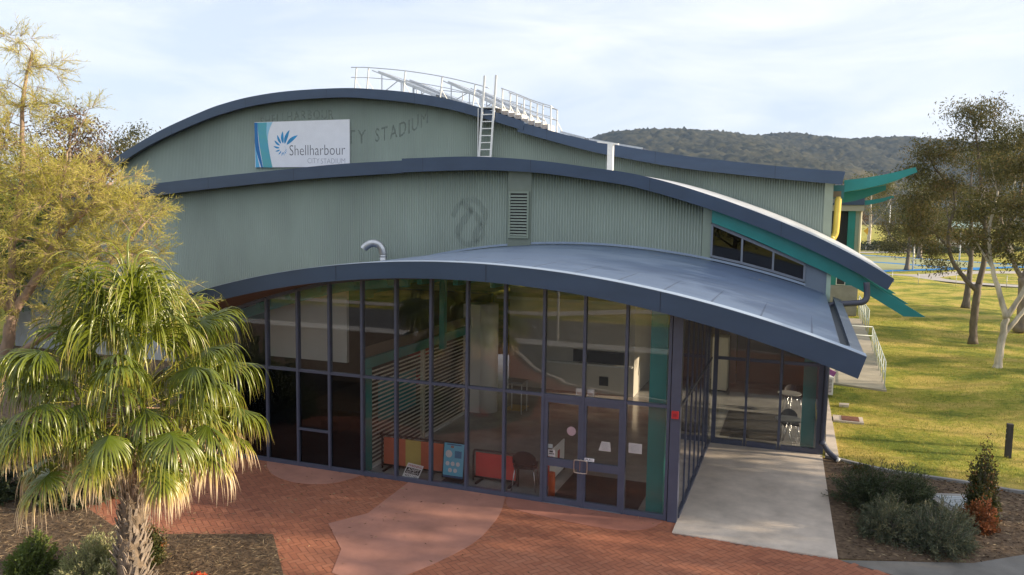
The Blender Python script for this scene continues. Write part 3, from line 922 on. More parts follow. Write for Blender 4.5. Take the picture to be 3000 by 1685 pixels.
# sports court beyond the lawn
sheet('sports_court', [(5.5, 79.5), (22, 96.5), (31, 106), (26, 113.2), (12, 126), (5.5, 131)], 0.02, mat('court green', (0.33, 0.335, 0.185), 0.95, var=0.08, vs=.3, spec=.05), 0.03)
M_BLUE = mat('court blue', (0.05, 0.21, 0.47), 0.95, var=0.1, vs=.5, spec=.05)
b = MB()
for pa, pb in (((5.5, 78.8), (22.5, 96.6)), ((22.5, 96.6), (31.8, 106)), ((7.2, 106.5), (13, 103.5)), ((13, 103.5), (23.0, 93.6)), ((5.5, 130.5), (12, 125.4)), ((12, 125.4), (31.5, 108.6))):
    b.bar((*pa, 0.022), (*pb, 0.024), 1.9, 0.012)
struct(b.build('court_border', M_BLUE))
PATHC = mat('far path', (0.40, 0.36, 0.32), 0.85, var=0.08, vs=.6)
sheet('far_path', [(x, y) for x, y in crom([(8, 81.5), (12.7, 80.2), (16.0, 83.4), (21.8, 91.2), (40, 101)], 5)] + [(x, y) for x, y in crom([(42, 97), (23.2, 88), (17.6, 80.5), (16.2, 76.6), (18.5, 72.4), (24, 70), (24, 67.4), (17.5, 70.2), (14.3, 74.5), (13.0, 78.0), (8, 79.2)], 5)], 0.005, PATHC, 0.03)
sheet('far_path', [(6, 128.5), (13, 133.8), (17.1, 138), (30, 152), (30, 157), (16.5, 142), (12, 137.8), (6, 134)], 0.03, PATHC, 0.03)
# wooded range
def hills():
    ridge_x = np.array([900, 1300, 1550, 1770, 1900, 2000, 2073, 2184, 2314, 2416, 2500, 2580, 2677, 2800, 3000, 3300, 3800])
    ridge_y = np.array([600, 540, 470, 412, 400, 394, 391, 402, 396, 417, 415, 415, 418, 420, 430, 450, 520])
    cxy = np.array([2.284, -15.704])
    rr_, ff = np.array([0.9377, 0.3474]), np.array([-0.3461, 0.9382])
    lat = np.linspace(-900, 2300, 640)
    dep = np.concatenate([np.linspace(640, 900, 24), np.linspace(905, 1720, 150), np.linspace(1740, 2300, 20)])
    V = []
    for d in dep:
        for l in lat:
            px = 1500 + 2291 * l / 1500
            Hh = (633 - np.interp(px, ridge_x, ridge_y)) / 2291 * 1500 + 6.2
            s = min(1, max(0, (d - 640) / 900))
            prof = s * s * (3 - 2 * s) * 0.9 + 0.1 * s
            spur = 0.16 * math.sin(l * 0.012 + d * 0.004) * s * (1 - s) * 3 + 0.10 * noise.noise(Vector((l * .006, d * .006, 1))) * s * 2.2 * (1.1 - s)
            h = Hh * max(0.0, prof + spur * 0.8)
            back = max(0, (d - 1600) / 700)
            h *= 1 - 0.5 * back
            p = cxy + rr_ * l + ff * d
            tree_ = s > 0.10
            if tree_:
                cell = noise.cell_vector(Vector((l * .085, d * .085, 0)))
                vd = noise.voronoi(Vector((l * .10, d * .10, 0)))[0][0]
                h += 9.5 * (0.75 - vd) * min(1, s * 4) + 5.5 * noise.noise(Vector((l * .19, d * .19, 5)))
            V.append((p[0], p[1], max(h, -0.5) - 0.4))
    n, k = len(dep), len(lat)
    i, j = np.meshgrid(np.arange(n - 1), np.arange(k - 1), indexing='ij')
    a = (i * k + j).ravel()
    F = np.c_[a, a + 1, a + k + 1, a + k]
    m = bpy.data.materials.new('forest slope')
    m.use_nodes = True
    t = m.node_tree
    p = t.nodes['Principled BSDF']
    p.inputs['Roughness'].default_value = 0.95
    p.inputs['Specular IOR Level'].default_value = 0.05
    c = t.nodes.new('ShaderNodeTexCoord')
    n1, n2 = t.nodes.new('ShaderNodeTexNoise'), t.nodes.new('ShaderNodeTexNoise')
    n1.inputs['Scale'].default_value, n1.inputs['Detail'].default_value = 0.06, 8
    n2.inputs['Scale'].default_value, n2.inputs['Detail'].default_value = 0.0055, 6
    n2.inputs['Distortion'].default_value = 0.8
    t.links.new(c.outputs['Object'], n1.inputs['Vector'])
    t.links.new(c.outputs['Object'], n2.inputs['Vector'])
    r1, r2 = t.nodes.new('ShaderNodeValToRGB'), t.nodes.new('ShaderNodeValToRGB')
    r1.color_ramp.elements[0].position, r1.color_ramp.elements[0].color = 0.35, (0.010, 0.015, 0.012, 1)
    r1.color_ramp.elements[1].position, r1.color_ramp.elements[1].color = 0.70, (0.085, 0.077, 0.043, 1)
    r2.color_ramp.elements[0].position, r2.color_ramp.elements[0].color = 0.60, (0, 0, 0, 1)
    r2.color_ramp.elements[1].position, r2.color_ramp.elements[1].color = 0.66, (0.75, 0.75, 0.75, 1)
    mx = t.nodes.new('ShaderNodeMix')
    mx.data_type = 'RGBA'
    mx.inputs['B'].default_value = (0.20, 0.165, 0.085, 1)
    sp = t.nodes.new('ShaderNodeSeparateXYZ')
    t.links.new(c.outputs['Object'], sp.inputs[0])
    lo = t.nodes.new('ShaderNodeMapRange')
    lo.inputs[1].default_value, lo.inputs[2].default_value, lo.inputs[3].default_value, lo.inputs[4].default_value = 35, 85, 1, 0
    t.links.new(sp.outputs['Z'], lo.inputs[0])
    mu = t.nodes.new('ShaderNodeMath')
    mu.operation = 'MULTIPLY'
    t.links.new(n1.outputs['Fac'], r1.inputs['Fac'])
    t.links.new(n2.outputs['Fac'], r2.inputs['Fac'])
    t.links.new(r2.outputs['Color'], mu.inputs[0])
    t.links.new(lo.outputs[0], mu.inputs[1])
    t.links.new(mu.outputs[0], mx.inputs['Factor'])
    t.links.new(r1.outputs['Color'], mx.inputs['A'])
    t.links.new(mx.outputs['Result'], p.inputs['Base Color'])
    return struct(np_mesh('hills', V, F, m, smooth=True))
hills()

# ================================================================== things on the building
def banner():
    t = thing('banner_sign', 'white banner with blue fan emblem and dark lettering on the top green wall', 'sign', (-20.46, 16.4, 8.25))
    X0, X1, Z0, Z1 = -23.15, -17.77, 8.25, 10.44
    MB().box(X0, X1, 16.405, 16.455, Z0, Z1).build('board', mat('white board', (0.80, 0.80, 0.84), 0.5, var=0.03, vs=2), t)
    def P(px, py):
        u = (px - 150) / 1797.0
        top = 378 - 58 * u
        bot = 1228 - 70 * u
        v = (bot - py) / (bot - top)
        return (X0 + (X1 - X0) * u, Z0 + (Z1 - Z0) * v)
    def flat(name, polys, m, lay):
        b = MB()
        for poly in polys:
            n = len(poly)
            b.add([(x, 16.4045 - lay * 0.002, z) for x, z in poly], [tuple(range(n))])
        return b.build(name, m, t)
    U = 16
    def curve(pts):
        return crom([P(*p) for p in pts], 5)
    teal = curve([(208, 384), (222, 600), (245, 820), (275, 1000), (310, 1222)]) + curve([(495, 1220), (450, 1000), (420, 820), (411, 720), (420, 600), (455, 480), (508, 374)])
    flat('teal_swoosh', [teal], mat('banner teal', (0.075, 0.36, 0.50), 0.5, 0, 0, 2.2, col2=(0.10, 0.40, 0.42)), 1)
    light = curve([(395, 380), (385, 560), (400, 700)]) + curve([(411, 720), (420, 600), (455, 480), (508, 374)])
    flat('pale_swoosh', [light], mat('banner pale blue', (0.30, 0.58, 0.74), 0.5), 2)
    lo = curve([(155, 800), (190, 980), (245, 1222)]) + [P(160, 1228)]
    flat('pale_swoosh', [lo], mat('banner sky blue', (0.10, 0.42, 0.66), 0.5), 1)
    dk = curve([(151, 386), (153, 600), (156, 800), (195, 980), (270, 1222)]) + curve([(306, 1222), (265, 1000), (235, 820), (216, 600), (210, 384)])
    flat('blue_swoosh', [dk], mat('banner blue', (0.006, 0.155, 0.42), 0.5), 3)
    tips = [(990, 612), (835, 515), (703, 540), (597, 610), (540, 712), (518, 820), (553, 915), (612, 975), (672, 1000), (722, 988), (760, 955), (778, 915), (778, 875), (765, 848), (745, 820)]
    bases = [(775, 790), (737, 775), (708, 770), (668, 772), (645, 805), (637, 850), (645, 885), (665, 905), (690, 928), (708, 925), (728, 912), (742, 895), (748, 875), (748, 855), (740, 838)]
    wid = [.25, .23, .25, .27, .30, .30, .30, .26, .24, .26, .3, .3, .3, .3, .3]
    pet = []
    for (tx_, ty_), (bx_, by_), wd in zip(tips, bases, wid):
        a, c = np.array([bx_, by_], float), np.array([tx_, ty_], float)
        d = c - a
        nrm = np.array([d[1], -d[0]])
        lft, rgt = [], []
        for s_ in np.linspace(0, 1, 9):
            env = math.sin(math.pi * s_ ** 0.85) ** 0.8 * wd * 0.55
            bend = -0.16 * s_ * (1 - s_) * 1.6
            cpt = a + d * s_ - nrm * bend * 0.9
            lft.append(cpt + nrm * env * 0.86)
            rgt.append(cpt - nrm * env * 0.86)
        pet.append([P(*q) for q in lft + rgt[::-1][1:-1]])
    flat('fan_emblem', pet, mat('emblem blue', (0.012, 0.25, 0.52), 0.5, var=0.25, vs=1.5), 1)
    def word(name, s, px0, px1, pyt, pyb, m, thin):
        (xa, za), (xb_, _) = P(px0, pyb), P(px1, pyb)
        zt = P(px0, pyt)[1]
        v, f = text_mesh(s, xb_ - xa, zt - za, thin)
        b = MB()
        b.add([(xa + q[0], 16.4045 - 0.002, za + q[1]) for q in v], [tuple(reversed(q)) for q in f])
        b.build(name, m, t)
    word('town_lettering', 'Shellharbour', 830, 1868, 797, 985, mat('ink', (0.055, 0.05, 0.075), 0.6), -0.014)
    gi = mat('grey ink', (0.30, 0.30, 0.35), 0.6)
    word('city_lettering', 'CITY', 1170, 1392, 1028, 1118, gi, -0.018)
    word('stadium_lettering', 'STADIUM', 1420, 1865, 1028, 1118, gi, -0.018)
banner()

# ladder between the two roofs
def ladder():
    t = thing('access_ladder', 'white steel ladder leaning against the dark blue fascia of the top roof', 'ladder', (-10.7, 16.0, 7.9))
    for xb_, xt in ((-11.04, -10.80), (-10.50, -10.27)):
        MB().bar((xb_, 15.95, 8.05), (xt, 15.98, 12.05), 0.055, 0.085).build('stile', M_WHITE, t)
    z = 8.32
    while z < 10.95:
        xo = (z - 8.05) / 4.0 * 0.235
        MB().bar((-11.02 + xo, 15.96, z), (-10.52 + xo, 15.96, z), 0.045, 0.04).build('rung', M_WHITE, t)
        z += 0.298
    MB().box(-10.98, -10.28, 15.98, 16.9, 10.70, 10.74).build('landing', M_WHITE, t)
    MB().box(-11.10, -11.07, 15.98, 16.04, 8.3, 10.68).build('safety_pole', M_WHITE, t)
ladder()
def guard(name, label, pts, posts, y, mids, lean=0.0, group=None):
    t = thing(name, label, 'railing', (pts[0][0], y, pts[0][1] - 1), group)
    MB().tube([(x, y, z) for x, z in crom(pts, 4)], 0.021, 8).build('top_rail', M_GALV, t, True)
    MB().tube([(x, y, z - 0.46) for x, z in crom(pts, 4)], 0.017, 8).build('mid_rail', M_GALV, t, True)
    f = itp(pts)
    for px in posts:
        px2 = px - lean
        MB().bar((px2, y, roof3(px2) - .02), (px, y, f(px)), 0.05, 0.05).build('post', M_WHITE, t)
        MB().bar((px2 + .02, y + .02, roof3(px2) + .45), (px2 + .24, y + .30, roof3(px2 + .2) - .02), 0.03, 0.03).build('brace', M_WHITE, t)
    return t
GL = [(-17.78, 12.85), (-16.82, 12.79), (-14.9, 12.55), (-13.06, 12.21), (-11.5, 11.82), (-10.84, 11.62)]
guard('guard_rail', 'curved guard rail left of the ladder, in front of the tilted panels', GL, [-17.5, -16.85, -14.95, -13.1, -11.5], 16.6, [], 0.10, 'guard rails round the roof walkway')
guard('guard_rail', 'guard rail behind the tilted panels on the top roof', [(x, z - 0.05) for x, z in GL], [-17.6, -16.3, -14.9, -13.2, -11.6], 22.9, [], 0.0, 'guard rails round the roof walkway')
GR = [(-10.27, 11.60), (-9.61, 11.35), (-8.95, 11.08), (-8.38, 10.88), (-7.98, 10.76)]
guard('guard_rail', 'guard rail right of the ladder, on the near side of the stepped roof walkway', GR, [-10.22, -9.55, -8.92, -8.35], 16.62, [], 0.0, 'guard rails round the roof walkway')
guard('guard_rail', 'guard rail right of the ladder, on the far side of the stepped roof walkway', [(x, z - .05) for x, z in GR], [-10.2, -9.55, -8.92, -8.0], 17.55, [], 0.0, 'guard rails round the roof walkway')
t = thing('guard_rail', 'short end rail closing the right end of the stepped roof walkway', 'railing', (-8.0, 17.1, 9.7), 'guard rails round the roof walkway')
for z in (10.74, 10.28):
    MB().tube([(-8.02, 16.62, z), (-7.98, 17.55, z - .03)], 0.02, 8).build('rail', M_GALV, t, True)
MB().bar((-8.0, 16.62, 9.7), (-8.0, 16.62, 10.75), 0.05, 0.05).build('post', M_WHITE, t)
def walkway():
    t = thing('roof_walkway', 'stepped pale walkway of perforated grating down the top roof right of the ladder', 'walkway', (-9.2, 17.0, 9.9))
    mw_ = mat('perforated grating', (0.50, 0.42, 0.36), 0.6, 0, 0.35, 30)
    x = -10.5
    while x < -8.1:
        z = roof3(x + .14)
        st = MB().box(x, x + 0.27, 16.58, 17.5, z + 0.02, z + 0.20).build('step', mw_, t)
        MB().box(x + 0.272, x + 0.30, 16.565, 17.52, z - 0.03, z + 0.22).build('nosing', M_WHITE, st)
        x += 0.302
walkway()
def solar(x0, z0, x1, z1, y0, label):
    t = thing('solar_panel', label, 'solar panel', (x1, y0, z1), 'tilted panels on the top roof')
    d = Vector((x1 - x0, 0, z1 - z0)).normalized()
    nrm = Vector((-d.z, 0, d.x))
    if nrm.z < 0:
        nrm = -nrm
    A, B = Vector((x0, y0, z0)), Vector((x1, y0, z1))
    wv = Vector((0, 2.2, 0))
    def slab(a, b_, w0, w1, h0, h1):
        return [a + w0 + nrm * h0, b_ + w0 + nrm * h0, b_ + w1 + nrm * h0, a + w1 + nrm * h0, a + w0 + nrm * h1, b_ + w0 + nrm * h1, b_ + w1 + nrm * h1, a + w1 + nrm * h1]
    MB().hexa(slab(A + d * .04, B - d * .04, wv * .03, wv * .97, .02, .06)).build('collector', mat('solar glass', (0.30, 0.34, 0.40), 0.12, 0, 0.15, 2), t)
    fr = MB()
    fr.hexa(slab(A, B, wv * 0, wv * .03, -.01, .075))
    fr.hexa(slab(A, B, wv * .97, wv * 1, -.01, .075))
    fr.hexa(slab(A, A + d * .04, wv * .031, wv * .969, -.01, .075))
    fr.hexa(slab(B - d * .04, B, wv * .031, wv * .969, -.01, .075))
    fr.build('panel_frame', M_GALV, t)
    MB().bar(A - d * .35 + wv * .02 - nrm * .03, B + wv * .02 - nrm * .03, .05, .05).build('rail', M_GALV, t)
    for s in (0.06, 0.40, 0.62):
        p = A + d * ((B - A).length * s)
        for yy in (0.05, 2.15):
            MB().bar((p.x, y0 + yy, roof3(p.x) - .02), (p.x, y0 + yy, p.z - .03), .035, .035).build('strut', M_GALV, t)
    p, q = A + d * .5, A + d * 1.1
    MB().bar((p.x - .3, y0 + .05, roof3(p.x) + .02), (q.x, y0 + .05, q.z - .05), .035, .035).build('diagonal_strut', M_GALV, t)
solar(-17.0, 12.78, -13.95, 11.55, 17.7, 'tilted panel left of the other near one, close behind the curved guard rail')
solar(-16.7, 12.78, -13.6, 11.50, 20.3, 'tilted panel standing behind the left near panel')
solar(-13.35, 12.15, -10.65, 10.92, 17.7, 'tilted panel nearest the ladder, close behind the guard rail')
solar(-13.0, 12.15, -10.2, 10.85, 20.3, 'tilted panel standing behind the panel nearest the ladder')
# dark flat panels lower on the roof
for i, x in enumerate((-7.7, -6.4, -5.2)):
    t = thing('flat_panel', ['dark flat roof panel just below the walkway', 'dark flat roof panel midway between the walkway and the white post', 'dark flat roof panel nearest the white T-shaped post'][i], 'solar panel', (x, 17.2, 9), 'flat dark panels low on the top roof')
    za, zb_ = roof3(x) + .06, roof3(x + 1.1) + .06
    MB().hexa([(x, 17.1, za), (x + 1.1, 17.1, zb_), (x + 1.1, 18.7, zb_), (x, 18.7, za), (x, 17.1, za + .05), (x + 1.1, 17.1, zb_ + .05), (x + 1.1, 18.7, zb_ + .05), (x, 18.7, za + .05)]).build('collector', mat('dark panel', (0.02, 0.02, 0.03), 0.2), t)
    for yy in (17.06, 18.71):
        MB().bar((x, yy, za + .02), (x + 1.1, yy, zb_ + .02), .04, .08).build('panel_frame', M_GALV, t)

t = thing('anchor_post', 'white square post with flat T bar on the middle roof right of the ladder', 'post', (-4.24, 12.0, 7.8))
MB().box(-4.36, -4.16, 11.9, 12.1, 7.7, 8.72).build('post', M_WHITE, t)
MB().bar((-4.75, 12.0, 8.80), (-3.98, 12.0, 8.70), 0.16, 0.05).build('top_bar', M_WHITE, t)
t = thing('exhaust_flue', 'bent galvanised exhaust flue standing on the foyer roof against the green wall', 'flue', (-11.2, 8.0, 4.2))
z0 = ct(-11.2)
MB().tube([(-11.2, 8.0, z0 - .05), (-11.2, 8.0, z0 + .52)], 0.125, 18).build('pipe', M_GALV, t, True)
MB().tube([(-11.2, 8.0, z0 + .40), (-11.2, 8.0, z0 + .44)], 0.14, 18).build('collar', M_GALV, t, True)
MB().tube(crom([(-11.2, 8.0, z0 + .50), (-11.23, 7.98, z0 + .66), (-11.33, 7.95, z0 + .80), (-11.48, 7.90, z0 + .86), (-11.63, 7.85, z0 + .84), (-11.78, 7.80, z0 + .74), (-11.84, 7.78, z0 + .66)], 2), 0.135, 18, False).build('elbow', M_GALV, t, False)
# leaf litter on the foyer roof
for k, (x, y) in enumerate(((-1.8, 7.6), (1.2, 6.9))):
    rng = random.Random(k)
    b = MB()
    for i in range(16):
        p = Vector((x + rng.gauss(0, .11), y + rng.gauss(0, .07), ct(x) + .02))
        q = p + Vector((rng.gauss(0, .08), rng.gauss(0, .08), .03))
        b.bar((p.x, p.y, ct(p.x) + .005), (q.x, q.y, ct(q.x) + .03), .012, .008)
    tag(b.build('twig_litter', mat('dry twig', (0.30, 0.26, 0.22), 0.8)), ['small heap of dry twigs high on the blue foyer roof', 'small heap of dry twigs lower on the foyer roof, towards the eave'][k], 'twigs', 'twig litter on the foyer roof')
t = thing('fire_alarm', 'small red alarm box on the dark corner post of the foyer', 'alarm', (0.06, -0.13, 2.25))
MB().box(0.0, 0.135, -0.165, -0.101, 2.17, 2.32).build('housing', mat('alarm red', (0.50, 0.025, 0.03), 0.4), t)
MB().box(0.03, 0.105, -0.171, -0.166, 2.215, 2.275).build('panel', mat('alarm dark red', (0.30, 0.02, 0.03), 0.4), t)

# ================================================================== inside the foyer
MB().box(-12.56, 2.97, 0.07, 16.0, -0.03, 0.015).build('foyer_floor', mat('polished grey floor', (0.31, 0.305, 0.29), 0.14, 0, 0.22, 1.2, spec=0.6), hall)
wall_in = mat('beige inner wall', (0.62, 0.58, 0.50), 0.8, var=0.06, vs=1)
MB().box(-7.4, -2.86, 10.35, 10.5, 0.015, 3.6).build('inner_wall', wall_in, hall)
MB().box(-2.86, 0.2, 14.2, 14.35, 0.015, 3.6).build('inner_wall', mat('brown inner wall', (0.26, 0.21, 0.17), 0.8, var=0.06, vs=1), hall)
MB().box(0.2, 2.97, 14.6, 14.75, 0.015, 3.6).build('inner_wall', MATS['brown inner wall'], hall)
MB().box(-2.99, -2.86, 10.51, 14.35, 0.015, 3.6).build('inner_wall', wall_in, hall)
MB().box(-12.5, -7.4, 8.6, 8.75, 0.015, 3.5).build('inner_wall', M_DARK, hall)
MB().box(-7.4, 2.97, 9.05, 15.0, 3.3, 3.4).build('inner_ceiling', MATS['pale ceiling'], hall)
MB().box(-6.1, -2.9, 10.12, 10.34, 1.02, 1.08).build('servery_shelf', M_WHITE, hall)
MB().box(-5.0, -3.2, 10.30, 10.345, 1.10, 1.52).build('servery_hatch', M_BLACK, hall)
MB().box(-4.06, -3.74, 10.33, 10.346, 0.32, 0.63).build('wall_vent', M_BLACK, hall)
# dividing wall and column beside the shutter
MB().box(-7.42, -6.80, 6.3, 7.0, 0.015, 3.4).build('inner_pier', mat('white plaster', (0.80, 0.78, 0.72), 0.7, var=0.05, vs=1), hall)
MB().tube([(-6.78, 6.65, 0.015), (-6.78, 6.65, 3.4)], 0.36, 28).build('round_column', MATS['white plaster'], hall, True)
# roller grille
t = thing('roller_shutter', 'roller grille of thin metal slats in a teal frame inside the foyer', 'shutter', (-7.25, 3.2, 0))
b = MB()
for k in range(23):
    z = 0.08 + k * 0.104
    b.box(-7.262, -7.238, 0.42, 6.25, z, z + 0.034)
b.build('slats', mat('slat metal', (0.80, 0.77, 0.70), 0.35, 0.25, 0.1, 3), t)
MB().box(-7.30, -7.20, 0.10, 6.29, 2.50, 2.74).build('head_rail', M_TEAL, t)
MB().box(-7.33, -7.31, 0.10, 6.28, 2.745, 3.0).build('shutter_box', mat('brown shutter box', (0.13, 0.10, 0.075), 0.7), t)
MB().box(-7.31, -7.19, 0.12, 0.40, 0.015, 2.495).build('jamb', M_TEAL, t)
MB().box(-7.30, -7.20, 3.15, 3.25, 0.015, 2.495).build('guide_post', mat('cream paint', (0.55, 0.52, 0.42), 0.5), t)
MB().box(-7.29, -7.21, 0.41, 6.28, 0.016, 0.066).build('bottom_rail', M_WHITE, t)
tag(MB().box(-7.60, -7.56, 1.4, 3.4, 0.9, 1.9).build('noticeboard', mat('notice teal', (0.04, 0.30, 0.32), 0.6)), 'teal noticeboard behind the roller grille', 'noticeboard')
# crowd barriers standing inside the glass
M_TUBE = M_BLACK
def barrier(label, x0, x1, y, z1, panels, g='banner barriers along the glass'):
    t = thing('crowd_barrier', label, 'barrier', ((x0 + x1) / 2, y, 0.02), g)
    MB().tube(crom([(x0, y, 0.03), (x0, y, z1 - .1), (x0 + .03, y, z1 - .03), (x0 + .1, y, z1), (x1 - .1, y, z1), (x1 - .03, y, z1 - .03), (x1, y, z1 - .1), (x1, y, 0.03)], 4), 0.024, 8).build('frame', M_TUBE, t, True)
    MB().tube([(x0, y, 0.12), (x1, y, 0.12)], 0.02, 8).build('rail', M_TUBE, t, True)
    for xf in (x0 + .15, x1 - .15):
        MB().bar((xf, y - .22, 0.035), (xf, y + .22, 0.035), .05, .04).build('foot', M_TUBE, t)
    for (a, c, m) in panels:
        MB().box(a, c, y - .012, y + .012, 0.15, z1 - .055).build('banner', m, t)
M_OR = mat('orange banner', (0.52, 0.135, 0.07), 0.6, var=0.12, vs=2)
M_YEL = mat('yellow banner', (0.48, 0.36, 0.10), 0.6, var=0.1, vs=2)
M_RED = mat('red banner', (0.55, 0.055, 0.05), 0.55, var=0.15, vs=2)
barrier('long orange barrier with one yellow stripe behind the left glass', -7.0, -4.85, 0.55, 0.86, [(-6.95, -6.36, M_OR), (-6.359, -5.95, M_YEL), (-5.949, -4.90, M_OR)])
barrier('short plain red barrier right of the blue poster stand', -4.62, -3.52, 0.60, 0.76, [(-4.56, -3.58, M_RED)])
t = thing('crowd_barrier', 'red and white barrier running away from the left door', 'barrier', (-2.88, 1.2, 0.02), 'banner barriers along the glass')
MB().box(-2.90, -2.87, 0.40, 0.92, 0.06, 0.76).build('banner', M_RED, t)
MB().box(-2.905, -2.875, 0.93, 2.12, 0.08, 0.80).build('banner', mat('white banner', (0.86, 0.85, 0.82), 0.6), t)
MB().box(-2.874, -2.870, 1.00, 1.22, 0.46, 0.72).build('red_mark', M_RED, t)
MB().box(-2.874, -2.870, 1.55, 1.72, 0.42, 0.66).build('red_mark', M_RED, t)
for y in (0.37, 2.15):
    MB().tube([(-2.885, y, 0.02), (-2.885, y, 0.72)], 0.018, 8).build('post', M_TUBE, t, True)

tag(MB().tube(crom([(-2.64, 0.36, 0.02), (-2.64, 0.36, 0.50), (-2.64, 0.36, 0.54)], 2), [.075, .075, .075, .07, .04], 14).build('post_cover', mat('orange post', (0.50, 0.10, 0.03), 0.5), None, True), 'short orange bollard post inside the left door', 'bollard')
# poster stand
t = thing('poster_stand', 'blue information poster on a black stand behind the glass', 'sign', (-5.02, 0.34, 0.02))
def tilt(x, z, o=0.0):
    return (x, 0.30 + (z - 0.1) * 0.12 + o, z)
def leaning(x0, x1, z0, z1, o0, o1):
    return MB().hexa([tilt(x0, z0, o0), tilt(x1, z0, o0), tilt(x1, z0, o1), tilt(x0, z0, o1), tilt(x0, z1, o0), tilt(x1, z1, o0), tilt(x1, z1, o1), tilt(x0, z1, o1)])
leaning(-5.29, -4.74, 0.10, 0.93, 0.004, 0.03).build('board', M_BLACK, t)
leaning(-5.265, -4.765, 0.17, 0.905, -0.002, 0.0035).build('poster', mat('poster blue', (0.12, 0.42, 0.60), 0.5), t)
leaning(-5.265, -4.765, 0.125, 0.169, -0.002, 0.0035).build('poster_foot', mat('poster navy', (0.02, 0.08, 0.20), 0.5), t)
ic = MB()
for cx, cz, r in ((-5.14, 0.66, .085), (-5.16, .44, .05), (-5.03, .44, .05), (-4.90, .44, .05), (-5.09, .29, .05), (-4.96, .29, .05)):
    n = 16
    ic.add([tilt(cx + r * math.cos(2 * math.pi * k / n), cz + r * math.sin(2 * math.pi * k / n), -.0045) for k in range(n)], [tuple(range(n))])
ic.build('poster_icon', mat('poster white', (0.62, 0.60, 0.62), 0.5), t)
leaning(-4.99, -4.82, 0.58, 0.74, -.005, -.003).build('poster_block', mat('poster mid blue', (0.04, 0.17, 0.33), 0.5), t)
leaning(-5.20, -4.83, 0.865, 0.885, -.005, -.003).build('poster_heading', MATS['poster navy'], t)
leaning(-5.10, -5.02, 0.80, 0.85, -.005, -.003).build('poster_block', mat('poster brown', (0.30, 0.16, 0.12), 0.5), t)
MB().box(-5.25, -4.78, 0.20, 0.62, 0.018, 0.05).build('foot', M_BLACK, t)
MB().bar((-5.02, 0.45, 0.05), (-5.02, 0.40, 0.6), .05, .03).build('strut', M_BLACK, t)
# leaning security board with its lettering
def leaf_board():
    t = thing('warning_board', 'white security warning board leaning crookedly at the foot of the glass', 'sign', (-5.9, 0.05, 0.1))
    a, bq = np.array([-6.17, 0.105]), np.array([-5.77, 0.065])
    up = np.array([0.155, 0.335])
    def Q(u, v, y):
        p = a + (bq - a) * u + up * v
        return (p[0], y, p[1])
    def plate(name, u0, u1, v0, v1, y, m, th=0.004):
        return MB().hexa([Q(u0, v0, y), Q(u1, v0, y), Q(u1, v0, y + th), Q(u0, v0, y + th), Q(u0, v1, y), Q(u1, v1, y), Q(u1, v1, y + th), Q(u0, v1, y + th)]).build(name, m, t)
    plate('board', 0, 1, 0, 1, 0.022, mat('board white', (0.70, 0.69, 0.70), 0.5))
    plate('black_panel', .06, .94, .27, .70, 0.019, M_BLACK, 0.002)
    def word(s, u0, u1, v0, v1, m, y, nm):
        v, f = text_mesh(s, 1, 1, 0.012)
        b = MB()
        b.add([Q(u0 + (u1 - u0) * q[0], v0 + (v1 - v0) * q[1], y) for q in v], [tuple(reversed(q)) for q in f])
        b.build(nm, m, t)
    word('WARNING', .07, .93, .77, .94, mat('warning red', (0.35, 0.02, 0.03), 0.5), 0.0205, 'red_lettering')
    word('ADEPT', .14, .88, .49, .66, MATS['board white'], 0.0175, 'white_lettering')
    word('SECURITY', .12, .90, .31, .44, MATS['board white'], 0.0175, 'white_lettering')
    word('4257 1101', .12, .88, .06, .20, M_BLACK, 0.0205, 'number_lettering')
leaf_board()
def sticker(name, label, x0, x1, z0, z1, m, y=0.012, cat='notice', skew=0.0, group=None):
    o = MB().hexa([(x0 - skew, y, z0), (x1 + skew * .3, y, z0), (x1 + skew * .3, y + .003, z0), (x0 - skew, y + .003, z0), (x0 + skew, y, z1), (x1 - skew * .3, y, z1), (x1 - skew * .3, y + .003, z1), (x0 + skew, y + .003, z1)]).build(name, m)
    return tag(o, label, cat, group)
M_PAP = mat('paper', (0.80, 0.78, 0.80), 0.7, var=0.04, vs=8)
o1 = sticker('paper_notice', 'crooked white paper notice taped inside the right door', -1.49, -1.265, 1.28, 1.48, M_PAP, skew=0.03)
ln = MB()
for k in range(6):
    ln.box(-1.455, -1.30 - .012 * (k % 3), 0.0105, 0.0118, 1.31 + k * .026, 1.316 + k * .026)
ln.build('text_line', mat('faint ink', (0.45, 0.45, 0.50), 0.7), o1)
o2 = sticker('paper_notice', 'square white paper notice taped to the pane right of the doors', -0.885, -0.605, 1.31, 1.52, M_PAP)
ln = MB()
for k in range(6):
    ln.box(-0.84, -0.66 - .01 * (k % 2), 0.0105, 0.0118, 1.345 + k * .026, 1.35 + k * .026)
ln.build('text_line', MATS['faint ink'], o2)
n = 20
o = MB()
for k in range(1):
    o.add([(-2.12 + .10 * math.cos(2 * math.pi * i / n), 0.012, 1.625 + .10 * math.sin(2 * math.pi * i / n)) for i in range(n)] + [(-2.12 + .10 * math.cos(2 * math.pi * i / n), 0.015, 1.625 + .10 * math.sin(2 * math.pi * i / n)) for i in range(n)],
          [tuple(range(n)), tuple(range(n, 2 * n))[::-1]] + [((i + 1) % n, i, n + i, n + (i + 1) % n) for i in range(n)])
tag(o.build('round_sticker', mat('pink sticker', (0.70, 0.50, 0.58), 0.6)), 'round pink sticker high on the left door glass', 'sticker')
sticker('small_sticker', 'small pale sticker on the left door above the barrier', -2.63, -2.53, 1.20, 1.29, mat('pale sticker', (0.50, 0.58, 0.60), 0.6), cat='sticker')
o3 = sticker('small_sticker', 'white sticker with dark print low on the left door', -2.63, -2.47, 1.02, 1.17, M_PAP, cat='sticker')
